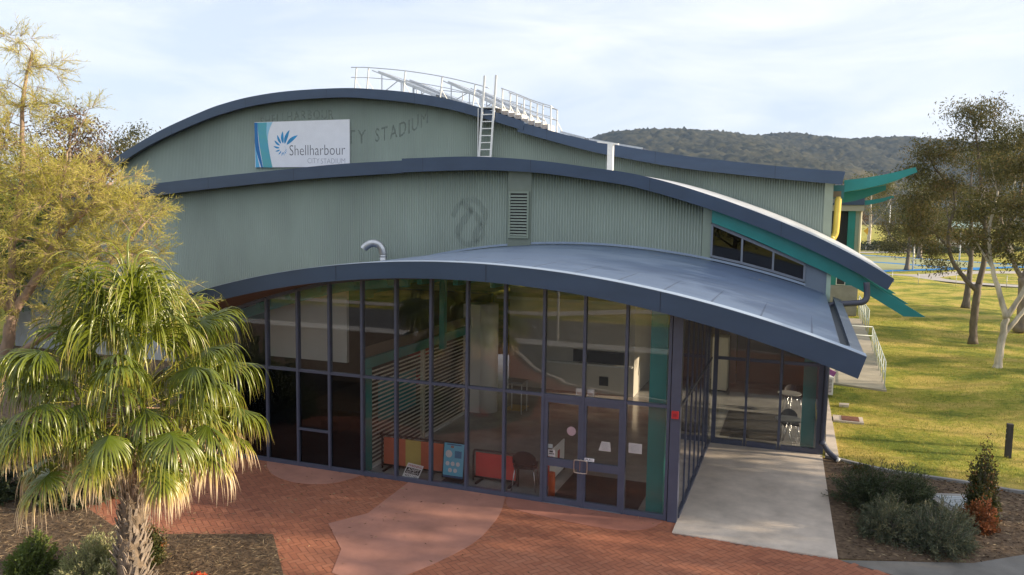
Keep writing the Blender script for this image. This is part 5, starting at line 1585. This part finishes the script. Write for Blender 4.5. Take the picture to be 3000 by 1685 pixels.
# ---------------------------------------------------------------- the fan palm
def palm():
    rng = np.random.default_rng(21)
    bx_, by_ = -7.62, -6.38
    t = thing('fan_palm', 'fan palm with drooping glossy fronds and straw coloured tips in front of the glass', 'palm', (bx_, by_, 0))
    top = np.array([bx_ + .04, by_ + .05, 3.08])
    axis = [(bx_ - .03, by_ - .02, -.05), (bx_ - .02, by_, .5), (bx_, by_, 1.1), (bx_ + .06, by_ + .03, 2.2), tuple(top)]
    C_ = np.array(crom(axis, 10))
    tk = MB()
    rad = [.245 - .055 * min(1, q[2] / 1.6) + .01 * math.sin(i * 2.3) for i, q in enumerate(C_)]
    tk.tube(C_, rad, 18)
    trunk = tk.build('trunk', mat('fibrous palm trunk', (0.20, 0.15, 0.105), 0.95, 0, .45, 9, .9, 45, stretch=(1, 1, .5)), t, True)
    bt = MB()
    fib = MB()
    for i in range(230):
        z = rng.uniform(.0, 2.0)
        k = min(len(C_) - 1, int(np.argmin(abs(C_[:, 2] - z))))
        a = i * 2.399963 + rng.normal(0, .1)
        rr = rad[k]
        e = np.array([math.cos(a), math.sin(a), 0])
        tdir = np.array([-e[1], e[0], 0])
        p = np.array([C_[k][0], C_[k][1], z]) + e * (rr - .012)
        low = max(0, 1 - z / 1.25)
        L = .10 + .13 * low + rng.uniform(0, .06)
        d = unit(e * (.30 + .25 * low + rng.uniform(0, .2)) + np.array([0, 0, 1]) + tdir * rng.normal(0, .16))
        wd = .030 + .012 * low
        q = p + d * L
        th = e * .012
        bt.hexa([p - tdir * wd - th, p + tdir * wd - th, p + tdir * wd + th, p - tdir * wd + th, q - tdir * wd * .45 - th * .5, q + tdir * wd * .45 - th * .5, q + tdir * wd * .45 + th * .5, q - tdir * wd * .45 + th * .5])
    for i in range(420):
        z = rng.uniform(.7, 2.9)
        k = int(np.argmin(abs(C_[:, 2] - z)))
        a = rng.uniform(0, 2 * math.pi)
        e = np.array([math.cos(a), math.sin(a), 0])
        p = np.array([C_[k][0], C_[k][1], z]) + e * rad[k]
        q = p + e * rng.uniform(.01, .05) + np.array([-e[1], e[0], 0]) * rng.normal(0, .07) + np.array([0, 0, rng.normal(0, .08)])
        fib.bar(p, q, .004, .004)
    bt.build('leaf_base', mat('grey leaf base', (0.33, 0.27, 0.215), 0.85, 0, .3, 7, .4, 40), trunk)
    fib.bar((bx_, by_, .1), (bx_, by_, 2.9), .01, .01)
    fib.build('fibre', mat('trunk fibre', (0.30, 0.22, 0.14), 0.9), trunk)
    # fronds: colour runs along each leaf segment, straw towards the tip
    mfr = leaf_mat('palm leaf', [(0, (0.065, 0.098, 0.008)), (0.38, (0.155, 0.185, 0.014)), (0.60, (0.31, 0.295, 0.038)), (0.76, (0.52, 0.39, 0.16)), (1, (0.72, 0.56, 0.38))], .30, .22, spec=.6)
    nf = 86
    for i in range(nf):
        s = i / (nf - 1)                        # 0 youngest and upright, 1 oldest and hanging
        az = i * 2.399963 + rng.normal(0, .18)
        young = i < 15
        el = R((90 - 1.5 * i if young else 62 - 72 * ((i - 15) / (nf - 16)) ** .72) + rng.normal(0, 6))
        e = np.array([math.cos(az), math.sin(az), 0])
        d = e * math.cos(el) + np.array([0, 0, 1]) * math.sin(el)
        pl_ = (1.42 - .022 * i if young else 1.18 + .34 * math.sin(s * 2.9)) * rng.uniform(.84, 1.08) * (.62 if (i % 3 == 0 and not young) else 1)
        base = top + np.array([0, 0, .30 - .70 * s]) + e * .10
        pts = []
        v = d.copy()
        p = base.copy()
        for k in range(7):                      # the stalk bends down under the blade
            pts.append(p.copy())
            p = p + v * pl_ / 6
            v = unit(v + np.array([0, 0, -.06 - .03 * s]) + e * .02)
        hast = pts[-1]
        V, F, A = [], [], []
        tdir = unit(np.cross(v, np.array([0, 0, 1.0])) + 1e-6)
        nrm = unit(np.cross(tdir, v))
        for k, q in enumerate(pts):
            wd = .022 - .010 * k / 6
            V += [q - tdir * wd, q + nrm * wd * .6, q + tdir * wd, q - nrm * wd * .6]
            A += [.62] * 4
        for k in range(6):
            for c in range(4):
                F.append((4 * k + c, 4 * k + (c + 1) % 4, 4 * k + 4 + (c + 1) % 4, 4 * k + 4 + c))
        nseg = 54
        BL = rng.uniform(1.1, 1.35) if young else rng.uniform(.88, 1.12) * (1 - .30 * s)
        old = max(0.0, (s - .60) / .40)
        fold = rng.uniform(.05, .55)
        for g in range(nseg):
            a = -1 + 2 * (g + .5) / nseg
            ang = a * R(122)
            L = BL * (1.0 - .22 * abs(a) ** 1.6) * rng.uniform(.85, 1.08)
            dr = unit(v * math.cos(ang) + tdir * math.sin(ang) - nrm * fold * abs(math.sin(ang)) + np.array([0, 0, -.18]) + rng.normal(0, .05, 3))
            root = hast + v * .14 * (1 - abs(a))
            n_ = 10
            wmax = .0128 * rng.uniform(.75, 1.2)
            q = root.copy()
            dd = dr.copy()
            k0 = len(V)
            stiff = .20 + .16 * rng.random()
            hang = .36 + .34 * rng.random()
            twist = rng.normal(0, .9)
            bend = rng.normal(0, .10, 3)
            for k in range(n_ + 1):
                u = k / n_
                if u > stiff:
                    dd = unit(dd + np.array([0, 0, -1.0]) * hang + bend * (u - stiff) + rng.normal(0, .04, 3))
                sdv = np.cross(dd, nrm)
                sdv = unit(sdv) if np.linalg.norm(sdv) > .05 else tdir
                tw = twist * max(0, u - stiff)
                sdv = unit(sdv * math.cos(tw) + np.cross(dd, sdv) * math.sin(tw))
                ww = wmax * (.55 + .45 * min(1, u / .25)) if u < .45 else wmax * max(.06, 1 - ((u - .45) / .55) ** 1.2)
                lift = np.cross(sdv, dd) * ww * .5
                V += [q - sdv * ww, q + lift, q + sdv * ww]
                dry = u * (.40 + .18 * s) + .16 * (rng.random() - .3) + .85 * old * u * u + .10 * old + .50 * max(0, s - .40) * u + (.10 if young else 0)
                if u > .8:
                    dry += .16 + .25 * old
                A += [min(1, max(0, dry))] * 3
                q = q + dd * L / n_
            for k in range(n_):
                b0 = k0 + 3 * k
                F += [(b0, b0 + 1, b0 + 4, b0 + 3), (b0 + 1, b0 + 2, b0 + 5, b0 + 4)]
        np_mesh('frond', V, F, mfr, t, A)
    # dry flower stalks and a few withered hanging tips
    fs_ = MB()
    for i in range(26):
        a = rng.uniform(0, 6.28)
        p = top + np.array([math.cos(a) * .16, math.sin(a) * .16, rng.uniform(-.7, .1)])
        q = p + np.array([math.cos(a) * .5, math.sin(a) * .5, rng.uniform(-.5, .1)])
        fs_.tube([p, (p + q) / 2 + np.array([0, 0, .12]), q], [.014, .010, .005], 5)
    fs_.build('dry_stalk', mat('dry stalk', (0.42, 0.27, 0.17), 0.8), t)
palm()

# ---------------------------------------------------------------- gum trees on the lawn
GUM = {'kind': 'broad', 'n': 52, 'spread': (.31, .31, .19), 'L': .165, 'W': .05, 'droop': -.7, 'thin': .74}
tree('gum_tree', 'tall grey-trunked gum tree with one long curved limb, on the lawn right of the path', (10.57, 28.66, 0),
     [([(0, 0, 0), (-.02, .02, 1.5), (.05, 0, 3.0)], .185, .165),
      ([(.0, 0, 2.7), (-.6, -.1, 3.3), (-1.25, -.2, 4.3), (-1.45, -.2, 5.6), (-1.25, -.2, 6.9), (-1.5, -.3, 8.3)], .13, .045),
      ([(.05, 0, 2.9), (.25, .1, 4.5), (.15, .1, 6.3), (-.2, 0, 8.3), (-.5, 0, 10.4)], .15, .045),
      ([(.25, .1, 4.3), (1.1, .3, 5.6), (1.6, .4, 7.2), (1.7, .4, 9.2)], .13, .04),
      ([(-1.4, -.2, 4.8), (-2.1, -.3, 5.5), (-2.7, -.4, 5.9)], .06, .02),
      ([(.15, .1, 6.0), (-.9, .1, 7.2), (-2.1, .1, 8.6), (-2.6, .1, 9.6)], .09, .03)],
     [((-.7, 0, 11.4), (1.5, 1.4, .8), 70), ((.3, 0, 10.2), (2.0, 1.7, .9), 90), ((-2.4, 0, 9.6), (1.2, 1.3, .7), 60), ((-2.9, -.2, 8.4), (.8, 1.2, .55), 36), ((-3.0, -.3, 7.2), (.8, 1.2, .5), 36), ((-1.9, -.2, 8.0), (.9, 1.2, .5), 34),
      ((1.8, .3, 9.4), (1.5, 1.6, .9), 66), ((-2.4, -.3, 5.6), (1.0, 1.0, .45), 28), ((1.0, .2, 7.0), (1.4, 1.4, .5), 34), ((-.6, -.1, 6.6), (1.1, 1.1, .45), 26), ((.6, .1, 8.6), (1.2, 1.2, .5), 28), ((-2.0, -.3, 4.6), (.8, .8, .35), 16), ((.4, .3, 5.4), (1.1, 1.0, .4), 18), ((1.6, .6, 5.6), (1.2, 1.2, .6), 30), ((-1.5, .6, 3.9), (.7, 1.0, .4), 16), ((-2.9, .2, 6.4), (.8, 1.0, .5), 26)],
     GUM, mat('brown gum bark', (0.14, 0.112, 0.085), 0.85, 0, .35, 3, .4, 18, stretch=(1.6, 1.6, .6), detail=7), MATS['gum leaf'], 31, 'gum trees on the lawn', twig=.03)
tree('gum_tree', 'white-trunked gum tree with forked pale limbs, nearest on the lawn at the right', (10.13, 21.31, 0),
     [([(0, 0, 0), (.08, 0, 1.1), (.2, 0, 2.3)], .16, .13),
      ([(.2, 0, 2.2), (-.1, 0, 3.2), (-.45, .1, 4.4), (-.6, .2, 5.8), (-.4, .2, 7.4)], .13, .04),
      ([(.2, 0, 2.2), (.75, 0, 3.4), (1.0, 0, 4.9), (.95, .1, 6.6), (.7, .1, 8.4)], .12, .035),
      ([(.12, 0, 1.5), (.85, .1, 2.6), (1.5, .2, 4.2), (2.0, .3, 6.0)], .11, .03),
      ([(-.45, .1, 4.3), (-1.0, .1, 5.2), (-1.3, .1, 6.0)], .05, .02)],
     [((.1, .2, 8.3), (1.4, 1.4, .7), 54), ((1.3, .2, 8.6), (1.4, 1.4, .8), 56), ((-.7, .2, 6.9), (1.0, 1.1, .5), 34), ((1.8, .3, 6.6), (1.3, 1.2, .6), 44), ((.5, .1, 5.8), (1.3, 1.2, .5), 34), ((-1.2, .1, 5.6), (.8, .9, .4), 22), ((1.6, .2, 4.9), (1.0, 1.0, .4), 22), ((.2, 0, 4.7), (.8, .9, .35), 14), ((1.9, .6, 5.6), (.9, 1.0, .6), 34), ((1.0, .3, 6.9), (1.1, 1.1, .5), 34), ((-.4, .3, 5.0), (.8, .8, .4), 20), ((2.2, .5, 4.2), (.8, .8, .5), 24)],
     GUM, BK_WHITE, MATS['gum leaf'], 32, 'gum trees on the lawn', twig=.025)
tree('gum_tree', 'spreading gum tree behind the two front ones at the right edge', (14.06, 35.09, 0),
     [([(0, 0, 0), (0, 0, 1.6), (-.1, 0, 3.0)], .30, .22),
      ([(-.1, 0, 2.9), (-.9, 0, 4.5), (-1.4, 0, 6.6), (-1.6, 0, 9.0)], .14, .04),
      ([(-.1, 0, 2.9), (.4, 0, 4.8), (.5, 0, 7.2), (.3, 0, 10.0)], .15, .04),
      ([(0, 0, 2.6), (1.2, .2, 4.0), (2.0, .3, 6.2), (2.3, .3, 8.4)], .13, .04)],
     [((.2, 0, 11.0), (2.3, 2.0, 1.0), 90), ((-1.7, 0, 9.6), (1.8, 1.8, .9), 70), ((2.4, .3, 9.4), (1.8, 1.8, 1.0), 70), ((-1.7, 0, 7.4), (1.5, 1.5, .6), 44), ((.8, 0, 7.6), (1.6, 1.6, .6), 44), ((2.2, .2, 6.6), (1.5, 1.5, .6), 40), ((-.6, 0, 5.6), (1.6, 1.4, .5), 34)],
     GUM, BK_GUM, MATS['light gum leaf'], 33, 'gum trees on the lawn', twig=.03)
tree('gum_tree', 'dark slim gum tree standing further back between the front trunks', (13.2, 46.0, 0),
     [([(0, 0, 0), (.1, 0, 2.4), (.1, 0, 4.6), (-.2, 0, 7.8), (-.2, 0, 10)], .24, .05), ([(.1, 0, 4.0), (1.1, 0, 6.0), (1.5, 0, 8.6)], .10, .03), ([(.1, 0, 3.6), (-1.2, 0, 5.6), (-1.7, 0, 7.6)], .10, .03)],
     [((-.2, 0, 10.6), (2.0, 2.0, 1.1), 70), ((1.5, 0, 9.0), (1.7, 1.7, .9), 56), ((-1.8, 0, 8.0), (1.6, 1.6, .8), 52), ((0, 0, 6.8), (2.0, 1.8, .7), 46), ((-1.0, 0, 5.2), (1.6, 1.4, .5), 28)],
     GUM, BK_DARK, MATS['gum leaf'], 34, 'gum trees on the lawn', twig=.03)

# ---------------------------------------------------------------- trees beyond the court and beyond the hall
FAR = {'kind': 'broad', 'n': 42, 'spread': (.75, .75, .42), 'L': .42, 'W': .15, 'droop': -.5}
NEARER = {'kind': 'broad', 'n': 95, 'spread': (.50, .50, .34), 'L': .24, 'W': .085, 'droop': -.5}
def far_tree(label, loc, h, w, leafm, bark, seed, group, tall=.35, name='distant_tree', n=1.0, spec=None):
    st = [([(0, 0, 0), (.1, 0, h * .3), (0, 0, h * .6), (.1, 0, h * .88)], .022 * h + .08, .05),
          ([(0, 0, h * .28), (w * .3, 0, h * .5), (w * .45, .2, h * .72)], .10, .04),
          ([(0, 0, h * .25), (-w * .3, .1, h * .48), (-w * .42, 0, h * .70)], .10, .04)]
    rs = random.Random(seed)
    bl = [((rs.uniform(-.1, .1) * w, 0, h * .86), (w * .34, w * .34, h * .13), int(20 * n))]
    for k in range(7):
        a = k * 2.4 + rs.random()
        rr = w * rs.uniform(.22, .38)
        bl.append(((rr * math.cos(a), rr * math.sin(a), h * rs.uniform(tall, .80)), (w * rs.uniform(.18, .28), w * rs.uniform(.18, .28), h * rs.uniform(.07, .12)), int(15 * n)))
    return tree(name, label, loc, st, bl, spec or FAR, bark, leafm, seed, group, twig=.05)
GB = 'trees beyond the sports court'
far_tree('pale-stemmed tree with bare upper branches beside the rear pavilion', (15.0, 158, 0), 15.5, 9, MATS['light gum leaf'], BK_WHITE, 41, GB, .45, n=.8)
far_tree('dark dense tree hanging low over the far court edge', (14.2, 88.0, 0), 8.6, 6.6, MATS['gum leaf'], BK_DARK, 42, GB, .30, spec=NEARER)
far_tree('olive tree rising behind the low dark tree', (19.5, 120, 0), 12.5, 9, MATS['light gum leaf'], BK_GUM, 43, GB, .25)
far_tree('bare brown tree left of the pale-stemmed tree', (12.0, 165, 0), 13, 7, MATS['red brown leaf'], BK_DARK, 44, GB, .4, n=.5)
far_tree('broad dark tree behind the far goal post', (28, 150, 0), 15, 13, MATS['gum leaf'], BK_DARK, 45, GB, .28)
far_tree('pale tall gum at the right of the far field', (38, 150, 0), 18, 12, MATS['light gum leaf'], BK_WHITE, 46, GB, .35)
far_tree('round olive tree among the far trees by the green shed', (34, 190, 0), 15, 13, MATS['gum leaf'], BK_GUM, 47, GB, .25)
far_tree('wide green tree on the far right of the field', (48, 140, 0), 16, 14, MATS['gum leaf'], BK_GUM, 48, GB, .25)
far_tree('darkest tree of the row at the back of the field', (24, 215, 0), 17, 14, MATS['gum leaf'], BK_DARK, 49, GB, .22)
far_tree('light brown tree at the back of the field', (44, 215, 0), 16, 14, MATS['red brown leaf'], BK_GUM, 50, GB, .22)
far_tree('tall back tree behind the pale-stemmed one', (17, 230, 0), 19, 15, MATS['light gum leaf'], BK_DARK, 51, GB, .22)
GL_ = 'trees behind the left end of the hall'
far_tree('dark bushy tree rising behind the left end of the top roof', (-45.5, 30.5, 0), 12.4, 9, MATS['gum leaf'], BK_DARK, 61, GL_, .4, n=1.4, spec=NEARER)
far_tree('lighter tree right behind the arch of the top roof', (-44.2, 38, 0), 13.2, 9, MATS['light gum leaf'], BK_GUM, 62, GL_, .4, n=1.3, spec=NEARER)
far_tree('red-brown tree above the golden tree', (-42.6, 22.5, 0), 13.4, 6.5, MATS['red brown leaf'], BK_GUM, 63, GL_, .5, n=1.1, spec=NEARER)
far_tree('brown tree at the left edge behind the golden tree', (-46.5, 18, 0), 13.2, 8, MATS['red brown leaf'], BK_DARK, 64, GL_, .45, n=1.1, spec=NEARER)
far_tree('dark green tree low behind the golden tree', (-30.5, 7.5, 0), 8.2, 6.5, MATS['bright green leaf'], BK_DARK, 65, GL_, .25, n=1.6, spec=NEARER)

# ---------------------------------------------------------------- trees off to the right that shade the forecourt
SHD = {'kind': 'broad', 'n': 30, 'spread': (.55, .55, .40), 'L': .42, 'W': .20, 'droop': -.4}
def shade_tree(loc, h, w, seed, nn=1.0, low=.22):
    rs = random.Random(seed)
    st = [([(0, 0, 0), (.1, 0, h * .3), (0, 0, h * .6), (.1, 0, h * .9)], .22, .05), ([(0, 0, h * .3), (.2, w * .3, h * .55)], .10, .04), ([(0, 0, h * .3), (0, -w * .3, h * .55)], .10, .04)]
    bl = [((0, 0, h * .92), (w * .3, w * .3, h * .07), int(22 * nn))]
    for k in range(8):
        a = k * 2.4 + rs.random()
        bl.append(((w * .3 * math.cos(a), w * .34 * math.sin(a), h * (low + (.86 - low) * (k + rs.random()) / 8)), (w * .25, w * .25, h * (.88 - low) * .17), int(24 * nn)))
    return tree('roadside_tree', 'leafy tree beyond the right edge of the view, shading the forecourt', loc, st, bl, SHD, BK_GUM, MATS['gum leaf'], seed, 'trees shading the forecourt', twig=.05)
for k, (x, y, h, w_, nn, low) in enumerate(((30, 0.4, 11.6, 5.0, .72, .3), (33, 4.9, 14.0, 6.0, .8, .3), (29, 8.6, 15.5, 6.0, .85, .52), (33, 13.2, 18.0, 6.5, .8, .68), (31, -4.2, 10.5, 4.8, .8, .3), (40, 20.5, 12.5, 5, .7, .3), (44, 28.5, 13.5, 6, .7, .3), (41, 37, 13, 5.5, .7, .3), (47, 48, 15, 7, .8, .3))):
    shade_tree((x, y, 0), h, w_, 70 + k, nn, low)
# trees and a lamp post across the road, mirrored in the glass
for k, (x, y, h, w_) in enumerate(((-24, -41, 11, 11), (-15, -44, 12, 12), (-33, -38, 10, 10), (-4, -47, 12, 12), (8, -46, 11, 11))):
    far_tree('dark tree across the road behind the viewpoint', (x, y, 0), h, w_, MATS['gum leaf'], BK_DARK, 80 + k, 'trees across the road', .12, 'roadside_tree')
t = thing('street_lamp', 'thin pale lamp post across the forecourt, seen mirrored in the glass', 'lamp post', (-8.66, -20.5, 0))
MB().tube([(-8.66, -20.5, 0), (-8.66, -20.5, 6.2)], [.07, .045], 8).build('pole', M_WHITE, t, True)
MB().box(-8.9, -8.4, -20.6, -20.4, 6.2, 6.32).build('lamp_head', M_GALV, t)

# ---------------------------------------------------------------- shrubs
def shrub(label, loc, rad, n, L, W, m, seed, name='shrub', group=None, up=.9, per=26, stemm=None, dens=.02):
    """Many sprigs rising from the base, leaves set along the outer half of each."""
    rng = np.random.default_rng(seed)
    t = thing(name, label, 'shrub', loc, group)
    o = np.array(loc, float)
    sm = MB()
    LP, LD, LR = [], [], []
    lump = rng.normal(size=(7, 3))
    for i in range(n):
        d = unit(rng.normal(size=3))
        d[2] = abs(d[2])
        bump = 1 + .16 * math.sin(3.1 * d[0] + lump[0, 0]) + .14 * math.sin(5 * d[1] + lump[1, 0])
        rr = (rng.random() ** .35) * bump
        tip = o + d * np.array(rad) * rr
        root = o + np.array([d[0] * rad[0] * .25, d[1] * rad[1] * .25, 0])
        mid = (root + tip) / 2 + np.array([0, 0, .08 * rad[2]])
        if i % 3 == 0:
            sm.tube([root, mid, tip], [.012, .008, .003], 3, False)
        s = rng.uniform(.55, 1.05, per)
        q = root + (tip - root) * s[:, None] + rng.normal(0, dens, (per, 3))
        LP.append(q)
        LD.append(unit(tip - root) * up + rng.normal(0, .6, (per, 3)))
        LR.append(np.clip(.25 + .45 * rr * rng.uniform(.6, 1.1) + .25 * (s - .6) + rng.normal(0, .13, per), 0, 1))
    sm.build('stem', stemm or BK_DARK, t)
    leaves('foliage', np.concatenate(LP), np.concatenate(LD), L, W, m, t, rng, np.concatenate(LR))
    return t
GS = 'grey green shrubs in the right mulch bed'
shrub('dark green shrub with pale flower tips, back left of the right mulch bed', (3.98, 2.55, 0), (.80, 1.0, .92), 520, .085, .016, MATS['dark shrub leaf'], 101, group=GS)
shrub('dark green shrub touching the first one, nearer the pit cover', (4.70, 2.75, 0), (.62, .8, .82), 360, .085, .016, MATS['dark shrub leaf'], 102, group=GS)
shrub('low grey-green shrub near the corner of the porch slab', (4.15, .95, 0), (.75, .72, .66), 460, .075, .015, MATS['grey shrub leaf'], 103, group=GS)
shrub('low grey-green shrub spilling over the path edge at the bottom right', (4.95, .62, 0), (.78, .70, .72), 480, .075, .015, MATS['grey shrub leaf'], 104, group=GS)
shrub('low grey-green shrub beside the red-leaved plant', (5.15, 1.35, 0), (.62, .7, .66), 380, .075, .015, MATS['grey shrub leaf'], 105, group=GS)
shrub('tall narrow shrub with green and rusty leaves beside the pit cover', (6.05, 2.55, 0), (.38, .42, 1.42), 330, .07, .032, MATS['nandina leaf'], 106, up=.7)
shrub('small round red-leaved plant at the foot of the tall narrow shrub', (5.85, 1.95, 0), (.42, .40, .52), 240, .065, .03, leaf_mat('rust leaf', [(0, (.06, .06, .02)), (.5, (.20, .085, .03)), (1, (.36, .12, .05))]), 107, up=.6)
shrub('tiny reddish plant at the back of the right mulch bed', (3.95, 4.9, 0), (.3, .26, .22), 70, .05, .02, MATS['nandina leaf'], 108, up=.5)
shrub('pale sage-green shrub at the bottom left by the palm', (-8.60, -6.35, 0), (.62, .5, .80), 420, .07, .018, MATS['sage leaf'], 109, up=1.1)
shrub('small sage-green shrub just left of the palm trunk', (-7.98, -6.62, 0), (.26, .25, .58), 150, .07, .018, MATS['sage leaf'], 110, up=1.1)
shrub('bright green shrub cut by the left edge of the photo', (-9.75, -6.55, 0), (.42, .4, .70), 260, .07, .03, MATS['bright green leaf'], 111)
shrub('scarlet and green plant at the bottom edge right of the palm', (-6.72, -5.95, 0), (.24, .24, .26), 130, .06, .032, MATS['scarlet leaf'], 112, up=.6)
shrub('dense dark shrub added to fill the shadow behind the palm crown, towards the glass', (-12.3, -3.6, 0), (1.1, 1.0, 1.7), 420, .16, .06, MATS['dark shrub leaf'], 114, group='shrubs added for the shadow below the golden tree')  # added to stand for the dark shadow seen between the fronds
shrub('dense dark shrub added to fill the shadow at the left edge behind the palm', (-14.2, -4.6, 0), (1.3, 1.1, 2.0), 480, .16, .06, MATS['dark shrub leaf'], 115, group='shrubs added for the shadow below the golden tree')  # second added shrub, darkening the gap at the left
shrub('dark rusty shrub behind the palm trunk', (-8.22, -5.55, 0), (.34, .34, .75), 170, .06, .026, MATS['nandina leaf'], 113, up=.7)
hedge('low dark hedge before the pale-stemmed tree', (10.5, 148), (22, 146), 1.5, 1.6, 121)
hedge('long low hedge behind the free-standing goal post', (24, 140), (42, 160), 1.4, 1.6, 122)
hedge('rounded bush at the left end of the long low hedge', (22.0, 139), (24.0, 140), 2.2, 1.6, 123)

# far shed, road sign, houses on the foot of the range
t = thing('green_shed', 'small open shed with pale green roof among the far trees', 'shed', (33, 172, 0))
for x in (29.5, 36.5):
    for y in (170, 174):
        MB().box(x - .12, x + .12, y - .12, y + .12, 0, 4.2).build('post', M_WHITE, t)
MB().prism_x([(169.2, 4.2), (174.8, 4.2), (174.8, 4.5), (172, 5.7), (169.2, 4.5)], 28.8, 37.2).build('roof', mat('pale green roof', (0.32, 0.42, 0.36), 0.5), t)
MB().box(29.7, 36.3, 173.7, 173.85, 0, 3.0).build('wall', mat('shed wall', (0.32, 0.26, 0.22), 0.8), t)
MB().box(29.7, 36.3, 169.95, 170.05, 1.0, 1.12).build('rail', M_WHITE, t)
t = thing('road_sign', 'small yellow diamond road sign on a post beyond the rear pavilion', 'sign', (16.3, 180, 0))
MB().tube([(16.3, 180, 0), (16.3, 180, 3.4)], .06, 6).build('post', M_GALV, t)
MB().prism_y([(16.3, 2.2), (17.2, 3.1), (16.3, 4.0), (15.4, 3.1)], 179.85, 179.92).build('plate', mat('sign yellow', (0.75, 0.42, 0.03), 0.5), t)
def house(label, x, y, z, w_, d, h, seed):
    t = thing('house', label, 'house', (x, y, z), 'houses at the foot of the range')
    wl_ = MB().box(x - w_ / 2, x + w_ / 2, y - d / 2, y + d / 2, z - 3, z + h).build('wall', mat('house wall %d' % seed, [(0.55, 0.52, 0.48), (0.45, 0.36, 0.30), (0.62, 0.60, 0.56)][seed % 3], 0.8), t)
    MB().prism_x([(y - d / 2 - .6, z + h), (y + d / 2 + .6, z + h), (y, z + h + 2.4)], x - w_ / 2 - .5, x + w_ / 2 + .5).build('roof', mat('house roof %d' % seed, [(0.30, 0.13, 0.09), (0.20, 0.20, 0.22), (0.36, 0.35, 0.34)][seed % 3], 0.7), t)
    for k in (-.28, .22):
        MB().box(x + k * w_ - .9, x + k * w_ + .9, y - d / 2 - .06, y - d / 2 - .005, z + 1, z + h - .5).build('window', M_BLACK, t)
house('pale house with red roof seen between the gum branches', 82, 300, 2, 14, 9, 3.2, 0)
house('long grey-roofed house seen between the gum branches', 108, 340, 4, 18, 9, 3.4, 1)
house('white house highest among the gum branches', 132, 420, 8, 15, 10, 4.5, 2)

# ---------------------------------------------------------------- grass blades and mulch straw
def scatter_grass():
    rng = np.random.default_rng(5)
    n = 90000
    x = 3.5 + 17 * rng.random(n) ** 1.1
    y = 5.2 + 34 * rng.random(n) ** 1.35
    ok = ~((x < 6.0) & (y > 15.0) & (x > 3.2)) & ~((y < 5.4 + 0.0 * x)) & ~((x < 4.4) & (y > 9.8) & (y < 10.6)) & ~((x > 8.6) & (y < 6.0 + (x - 8.6) * .5))
    pn = np.array([noise.noise(Vector((a * .9, c * .9, 0))) for a, c in zip(x, y)])
    ok &= pn > -.42
    x, y, pn = x[ok], y[ok], pn[ok]
    n = len(x)
    z = np.array([gz(a, c) for a, c in zip(x, y)]) - .03
    D = rng.normal(0, .45, (n, 3)) + np.array([0, 0, 1])
    o = leaves('grass', np.c_[x, y, z], D, .075, .012, leaf_mat('grass blade', [(0, (0.12, 0.19, 0.025)), (.5, (0.30, 0.29, 0.05)), (1, (0.58, 0.44, 0.15))], .6, .3), None, rng, np.clip(.5 - pn * .55 + rng.normal(0, .18, n), 0, 1))
    o['kind'] = 'stuff'
scatter_grass()
def scatter_straw(poly, n, seed, L=.22, W=.012, stops=None, nm='mulch_litter', box=None):
    rng = np.random.default_rng(seed)
    x0, x1, y0, y1 = box
    P = []
    while len(P) < n:
        p = (rng.uniform(x0, x1), rng.uniform(y0, y1))
        if inpoly(p, poly):
            P.append((*p, .012 + .03 * rng.random()))
    D = rng.normal(0, 1, (n, 3)) * np.array([1, .6, .10])
    o = leaves(nm, np.array(P), D, L, W, attr_mat(nm + ' %d' % seed, stops, .9), None, rng)
    o['kind'] = 'stuff'
ST = [(0, (0.05, 0.033, 0.022)), (.55, (0.14, 0.095, 0.06)), (.85, (0.28, 0.20, 0.12)), (1, (0.46, 0.36, 0.22))]
scatter_straw(mul_l, 24000, 6, .15, .009, ST, box=(-14, -5.2, -8.5, -2))
scatter_straw(mul_r, 6500, 7, .10, .018, ST, box=(3.36, 11.5, -.5, 5.6))

def litter():
    rng = np.random.default_rng(9)
    P = []
    while len(P) < 420:
        p = (rng.uniform(-11, 4), rng.uniform(-6, -.1))
        if inpoly(p, bed) and rng.random() < .25 + .75 * (abs(p[1]) < .6 or p[0] < -5):
            P.append((*p, .0135))
    o = leaves('leaf_litter', np.array(P), rng.normal(0, 1, (420, 3)) * np.array([1, 1, .12]), .075, .022, attr_mat('dry leaf', [(0, (.10, .06, .035)), (.6, (.24, .15, .08)), (1, (.40, .30, .18))]), None, rng)
    o['kind'] = 'stuff'
litter()

# ---------------------------------------------------------------- air: far things fade a little
hz_ = MB().box(-3010, 3010, -2510, 4010, -1.2, 260).build('haze', None)
hm = bpy.data.materials.new('haze')
hm.use_nodes = True
ht = hm.node_tree
ht.nodes.remove(ht.nodes['Principled BSDF'])
pv = ht.nodes.new('ShaderNodeVolumePrincipled')
pv.inputs['Color'].default_value = (0.52, 0.70, 1.0, 1)
pv.inputs['Density'].default_value = 0.00012
ht.links.new(pv.outputs['Volume'], ht.nodes['Material Output'].inputs['Volume'])
hz_.data.materials.append(hm)
hz_['kind'] = 'stuff'
